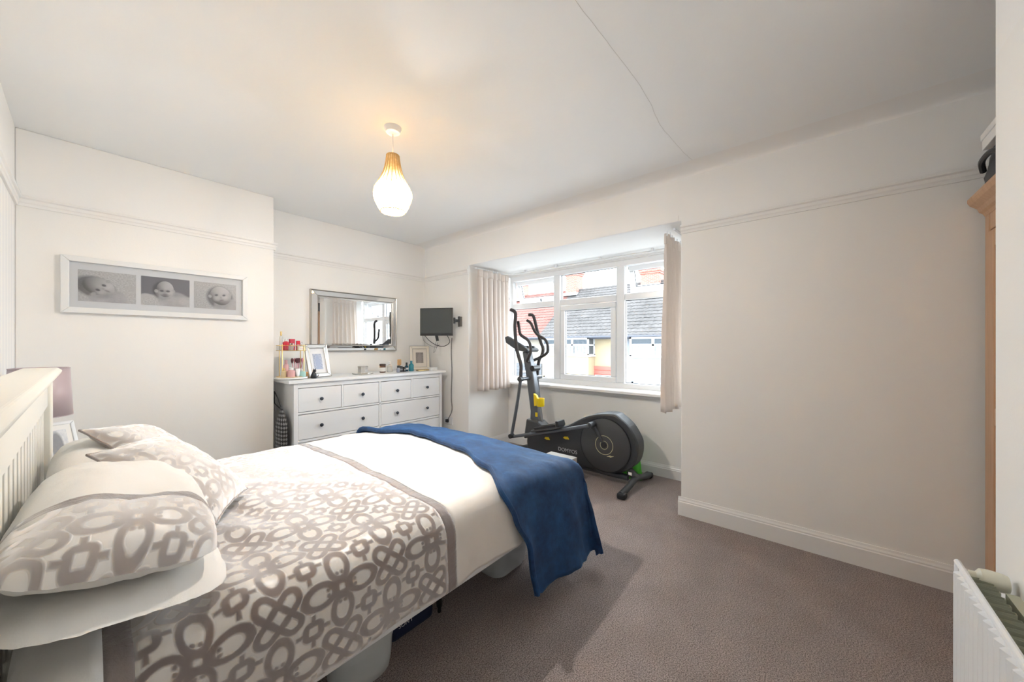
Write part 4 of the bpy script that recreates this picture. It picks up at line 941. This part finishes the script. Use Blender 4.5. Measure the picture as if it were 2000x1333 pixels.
for x_, lo, cr_, pe in ((2.97, (2.50, .285), (1.588, .533), 1.0), (3.37, (2.416, .31), (1.40, .20), -1.0)):
    b_ = tb([(x_, lo[0], lo[1]), (x_, (lo[0] + cr_[0]) / 2, (lo[1] + cr_[1]) / 2 - .005), (x_, cr_[0], cr_[1])], .017, 'pedal_bar', GREYMET, k=0)
    th = math.atan2(cr_[1] - lo[1], -(cr_[0] - lo[0]))
    M = Matrix.Translation(cl((x_, lo[0] * .5 + cr_[0] * .5, (lo[1] + cr_[1]) / 2 + .02))) @ Matrix.Rotation(-th, 4, 'X')
    MB().box((-.065, -.17, 0), (.065, .17, .022), M).build('pedal', DARK, b_, bevel=.008)
    MB().box((-.065, -.18, .015), (.065, -.15, .07), M).box((-.065, -.15, .015), (-.052, .12, .045), M).box((.052, -.15, .015), (.065, .12, .045), M).build('pedal_rim', BLACK, b_, bevel=.006)
    MB().lathe([(.0, -.05), (.027, -.048), (.027, .048), (.0, .05)], cl((x_ + (.045 if x_ < 3.1 else -.045), cr_[0], cr_[1])), 16, Matrix.Rotation(R(90), 3, 'Y')).build('crank_hub', DARK, b_, smooth=True)
    tb([(3.08 if x_ < 3.1 else 3.26, DY, DZ), (3.05 if x_ < 3.1 else 3.30, cr_[0], cr_[1])], .016, 'crank_arm', DARK, b_, k=0)
gb = thing('green_bag', 'bright green plastic bag tucked behind the flywheel', 'bag', (3.385, 1.345, 0))
MB().grid(lambda a, b: ((.05 + .02 * nz(math.cos(a), math.sin(a), b * 3)) * (1 - .5 * b) * math.cos(a), (.10 + .03 * nz(math.cos(a) * 2, math.sin(a) * 2, b * 3 + 4)) * (1 - .45 * b) * math.sin(a), b * .30), lin(0, 2 * math.pi, 25), lin(0, 1, 10)).build('bag_body', mat('green_plastic', (.10, .55, .05), .4), gb, smooth=True)
MB().tube([(0, 0, .28), (.01, .02, .33), (.0, .035, .36)], [.02, .012, .018], 8).build('knot', MATS['green_plastic'], gb, smooth=True)
wb = thing('white_box', 'white lidded box on the carpet between the bed and the exercise machine', 'box', (2.82, 1.84, 0))
MB().box((-.12, -.14, 0), (.12, .14, .17)).build('box_body', PAPER, wb, bevel=.004); MB().box((-.124, -.144, .165), (.124, .144, .23)).build('lid', PAPER, wb, bevel=.004)

# ================================================================== CEILING LAMP
LA = thing('pendant_lamp', 'lit pear-shaped wicker pendant lamp hanging from the ceiling', 'lamp', (1.178, 1.925, H))
MB().lathe([(.001, 0), (.050, 0), (.050, -.006), (.040, -.030), (.012, -.038), (.001, -.038)], (0, 0, 0), 28).build('ceiling_rose', WHITE, LA, smooth=True)
MB().tube([(0, 0, -.036), (0, 0, -.21)], .0035, 8).build('flex', WHITE, LA, smooth=True)
MB().lathe([(.001, -.165), (.016, -.165), (.019, -.20), (.019, -.235), (.001, -.235)], (0, 0, 0), 16).build('lamp_holder', WHITE, LA, smooth=True)
prof = [(.036, -.168), (.040, -.20), (.047, -.24), (.060, -.285), (.082, -.33), (.101, -.365), (.109, -.395), (.106, -.425), (.095, -.455), (.080, -.485), (.070, -.502)]
pp = [(q.x, q.y) for q in bezier([(a, b, 0) for a, b in prof], 3)]
shade = MB().lathe(pp, (0, 0, 0), 48, caps=False).build('wicker_shade', WICKER, LA, smooth=True)
m = MB()
for k in range(20):
    a = 2 * math.pi * k / 20; m.tube([(r * 1.01 * math.cos(a), r * 1.01 * math.sin(a), z) for r, z in pp[::2]], .0022, 5)
m.tube([(.070 * math.cos(t), .070 * math.sin(t), -.502) for t in lin(0, 2 * math.pi, 33)], .003, 6).tube([(.036 * math.cos(t), .036 * math.sin(t), -.168) for t in lin(0, 2 * math.pi, 25)], .003, 6)
m.build('wicker_ribs', mat('cane_rib', (.72, .46, .16), .6), LA, smooth=True)
MB().lathe([(.001, -.345), (.018, -.342), (.030, -.325), (.032, -.305), (.024, -.28), (.015, -.255), (.014, -.235)], (0, 0, 0), 20).build('bulb', mat('lit_bulb', (1, .9, .7), .5, emit=(1, .80, .50, 6)), LA, smooth=True)
ld = bpy.data.lights.new('bulb_light', 'POINT'); ld.energy = LAMP_W; ld.color = (1, 1, .99); ld.shadow_soft_size = .035
lo = bpy.data.objects.new('bulb_light', ld); COL.objects.link(lo); lo.parent = LA; lo.location = (0, 0, -.385)

# ================================================================== BEDSIDE
bt = thing('bedside_table', 'white bedside table mostly hidden behind the bed and lamp', 'bedside table', (-.10, 3.02, 0))
MB().box((-.16, -.22, .66), (.15, .24, .69)).build('top', WHITE, bt, bevel=.004); MB().box((-.15, -.20, .10), (.13, .22, .66)).build('cabinet', WHITE, bt, bevel=.003)
MB().box((.13, -.19, .44), (.142, .21, .64)).build('drawer', WHITE, bt, bevel=.003)
for a, b in ((-.14, -.19), (.10, -.19), (-.14, .19), (.10, .19)): MB().box((a, b, 0), (a + .03, b + .03, .10)).build('leg', WHITE, bt)
bl = thing('table_lamp', 'bedside lamp with lilac satin drum shade behind the headboard', 'lamp', (-.152, 2.98, .69))
MB().lathe([(.055, 0), (.057, .008), (.05, .015), (.014, .03), (.012, .06), (.022, .09), (.024, .12), (.012, .15), (.008, .17), (.008, .26)], (0, 0, 0), 24).build('base', CHROME, bl, smooth=True)
LIL = plaincloth('lilac_satin', (.50, .40, .42), .3, .32, .02, 40)
MB().lathe([(.108, .222), (.097, .465)], (0, 0, 0), 48, caps=False).build('shade', LIL, bl, smooth=True, solid=.003)
for r_, z_ in ((.108, .222), (.097, .465)): MB().tube([(r_ * math.cos(t), r_ * math.sin(t), z_) for t in lin(0, 2 * math.pi, 41)], .002, 6).build('shade_rim', LIL, bl)
bf = thing('photo_frame', 'white photo frame leaning on the bedside table', 'photo frame', (-.085, 2.86, .69), R(40)); bf.rotation_euler = (R(-18), 0, R(28))
frame_bars(bf, .075, .20, .016, .012, WHITE); MB().box((-.068, -.007, .008), (.068, -.003, .192)).build('mount', PAPER, bf)
g = MB(); g.grid(lambda s, q: (-.04 + .08 * s, -.0085, .03 + .13 * q), [0, 1], [0, 1], lambda s, q: (s, q)); g.build('photo_print', scene_print('print_small_portrait', (.62, .64, .68), (.78, .79, .80), (.12, .12, .15), 6), bf, solid=.001)
orn = jar('trinket', 'small silver trinket beside the white photo frame', 'trinket', .0, 2.84, [('foot', [(.016, 0), (.018, .004), (.006, .010)], CHROME), ('bead', [(.004, .009), (.013, .016), (.015, .024), (.008, .034), (.002, .038)], CHROME)], z=.69)

# ================================================================== RADIATOR, WARDROBE
RA = thing('radiator', 'white ridged panel radiator on the near wall', 'radiator', (1.05, YF, .12))
L2 = .535; RH = .54; ry = .105
def radf(a, b):
    x = -L2 + 2 * L2 * a; k = (x / .0333) % 1.0; d = .012 if .22 < k < .78 and .05 < b < .95 else 0
    return (x, ry - .006 + d, RH * b)
xs_ = []
n_ = int(2 * L2 / .0333)
for i in range(n_ + 1):
    for q in (.02, .20, .26, .74, .80): xs_.append((i + q) * .0333 / (2 * L2))
xs_ = [0] + [q for q in xs_ if 0 < q < 1] + [1]
MB().grid(radf, xs_, [0, .03, .045, .055, .5, .945, .955, .97, 1]).build('front_panel', WHITE, RA, solid=.004)
MB().tube([(-L2, ry, RH), (L2, ry, RH)], .007, 8).build('top_seam', WHITE, RA, smooth=True); MB().tube([(L2, ry, 0), (L2, ry, RH)], .006, 8).build('end_seam', WHITE, RA, smooth=True)
FIN = mat('unpainted_fin', (.42, .43, .33), .6)
for i in range(32):
    x_ = -L2 + .03 + i * .0333
    MB().add([(x_, ry - .012, .03), (x_ + .010, ry - .060, .03), (x_ + .022, ry - .060, .03), (x_ + .032, ry - .012, .03), (x_, ry - .012, RH - .03), (x_ + .010, ry - .060, RH - .03), (x_ + .022, ry - .060, RH - .03), (x_ + .032, ry - .012, RH - .03)], [(0, 1, 5, 4), (1, 2, 6, 5), (2, 3, 7, 6)]).build('convector_fin', FIN, RA, solid=.001)
MB().box((-L2 + .03, .008, .02), (L2 - .03, .03, RH - .04)).build('back_panel', FIN, RA)
MB().box((-L2 + .1, .002, .1), (-L2 + .14, .04, .45)).box((L2 - .14, .002, .1), (L2 - .10, .04, .45)).build('mounting_bracket', FIN, RA)
TRV = mat('cream_plastic', (.74, .72, .60), .35)
MB().lathe([(.012, 0), (.014, .012), (.024, .020), (.026, .035), (.024, .060), (.021, .068), (.001, .069)], (L2 + .015, .082, .505), 20, Matrix.Rotation(R(90), 3, 'X')).build('thermostat_head', TRV, RA, smooth=True)
MB().tube([(L2 + .015, .088, .50), (L2 - .012, .088, .50)], .010, 10).build('valve_body', CHROME, RA, smooth=True); MB().tube([(L2 + .015, .085, .50), (L2 + .015, .085, -.12)], .0075, 10).build('pipe', TRV, RA, smooth=True)
WA = thing('wardrobe', 'honey pine wardrobe with moulded cornice behind the near wall', 'wardrobe', (2.33, -.95, 0))
def wx(lo, hi, nm, bev=.004, par=None): return MB().box(lo, hi).build(nm, PINE, par or WA, bevel=bev)
wx((-.50, -.30, .08), (.50, .30, 1.90), 'carcass'); wx((-.52, -.30, 0), (.52, .315, .10), 'plinth')
wx((-.505, .30, .10), (-.445, .318, 1.90), 'stile'); wx((.445, .30, .10), (.505, .318, 1.90), 'stile'); wx((-.445, .30, 1.82), (.445, .317, 1.90), 'top_rail')
for a, b in ((-.44, -.003), (.003, .44)):
    d = wx((a, .302, .11), (b, .314, 1.81), 'door'); wx((a, .314, .11), (a + .075, .324, 1.81), 'door_stile', par=d); wx((b - .075, .314, .11), (b, .324, 1.81), 'door_stile', par=d)
    for z_ in (.11, .90, 1.73): wx((a + .075, .314, z_), (b - .075, .323, z_ + .08), 'door_rail', par=d)
    MB().lathe([(.006, 0), (.014, .015), (.016, .022), (.006, .03)], ((b - .04 if a < 0 else a + .04), .324, .95), 14, Matrix.Rotation(R(-90), 3, 'X')).build('knob', PINE, d, smooth=True)
pr_ = [(0, 1.90), (.012, 1.90), (.018, 1.915), (.028, 1.925), (.034, 1.945), (.055, 1.968), (.062, 1.985), (.062, 2.0), (0, 2.0)]
vs = []
for x_, y_ in ((-.505, -.30), (-.505, .305), (.505, .305), (.505, -.30)):
    for d_, z_ in pr_:
        vs.append((x_ + (d_ if x_ > 0 else -d_) * .5, y_ + (d_ if y_ > 0 else 0), z_))
k = len(pr_)
MB().add(vs, [(i * k + j, i * k + j + 1, (i + 1) * k + j + 1, (i + 1) * k + j) for i in range(3) for j in range(k - 1)] + [(k - 1, 2 * k - 1, 3 * k - 1, 4 * k - 1)]).build('cornice', PINE, WA)
bg_ = thing('grey_bag', 'dark grey fabric bag lying on top of the wardrobe', 'bag', (2.58, -.762, 2.0))
GF = mat('charcoal_fabric', (.07, .072, .078), .8)
MB().grid(lambda a, b: ((.20 * (1 - .15 * abs(2 * b - 1) ** 3)) * math.copysign(abs(math.cos(a)) ** .5, math.cos(a)), (.175 + .015 * nz(math.cos(a) * 2, math.sin(a) * 2, b * 4)) * (1 - .2 * b) * math.copysign(abs(math.sin(a)) ** .5, math.sin(a)), b * .185), lin(0, 2 * math.pi, 41), lin(0, 1, 8)).build('bag_body', GF, bg_, smooth=True)
MB().box((-.185, -.13, .17), (.185, .14, .187)).build('top_panel', GF, bg_, bevel=.02); MB().tube(bezier([(-.12, .165, .08), (-.06, .182, .11), (.06, .182, .11), (.12, .165, .08)], 5), .011, 8).build('strap', BLACK, bg_, smooth=True)
bx_ = thing('white_box', 'white flat box resting on the grey bag above the wardrobe', 'box', (2.58, -.75, 2.188)); MB().box((-.15, -.13, 0), (.15, .15, .06)).build('tray', PAPER, bx_, bevel=.002); MB().box((-.154, -.134, .045), (.154, .154, .075)).build('lid', PAPER, bx_, bevel=.002)
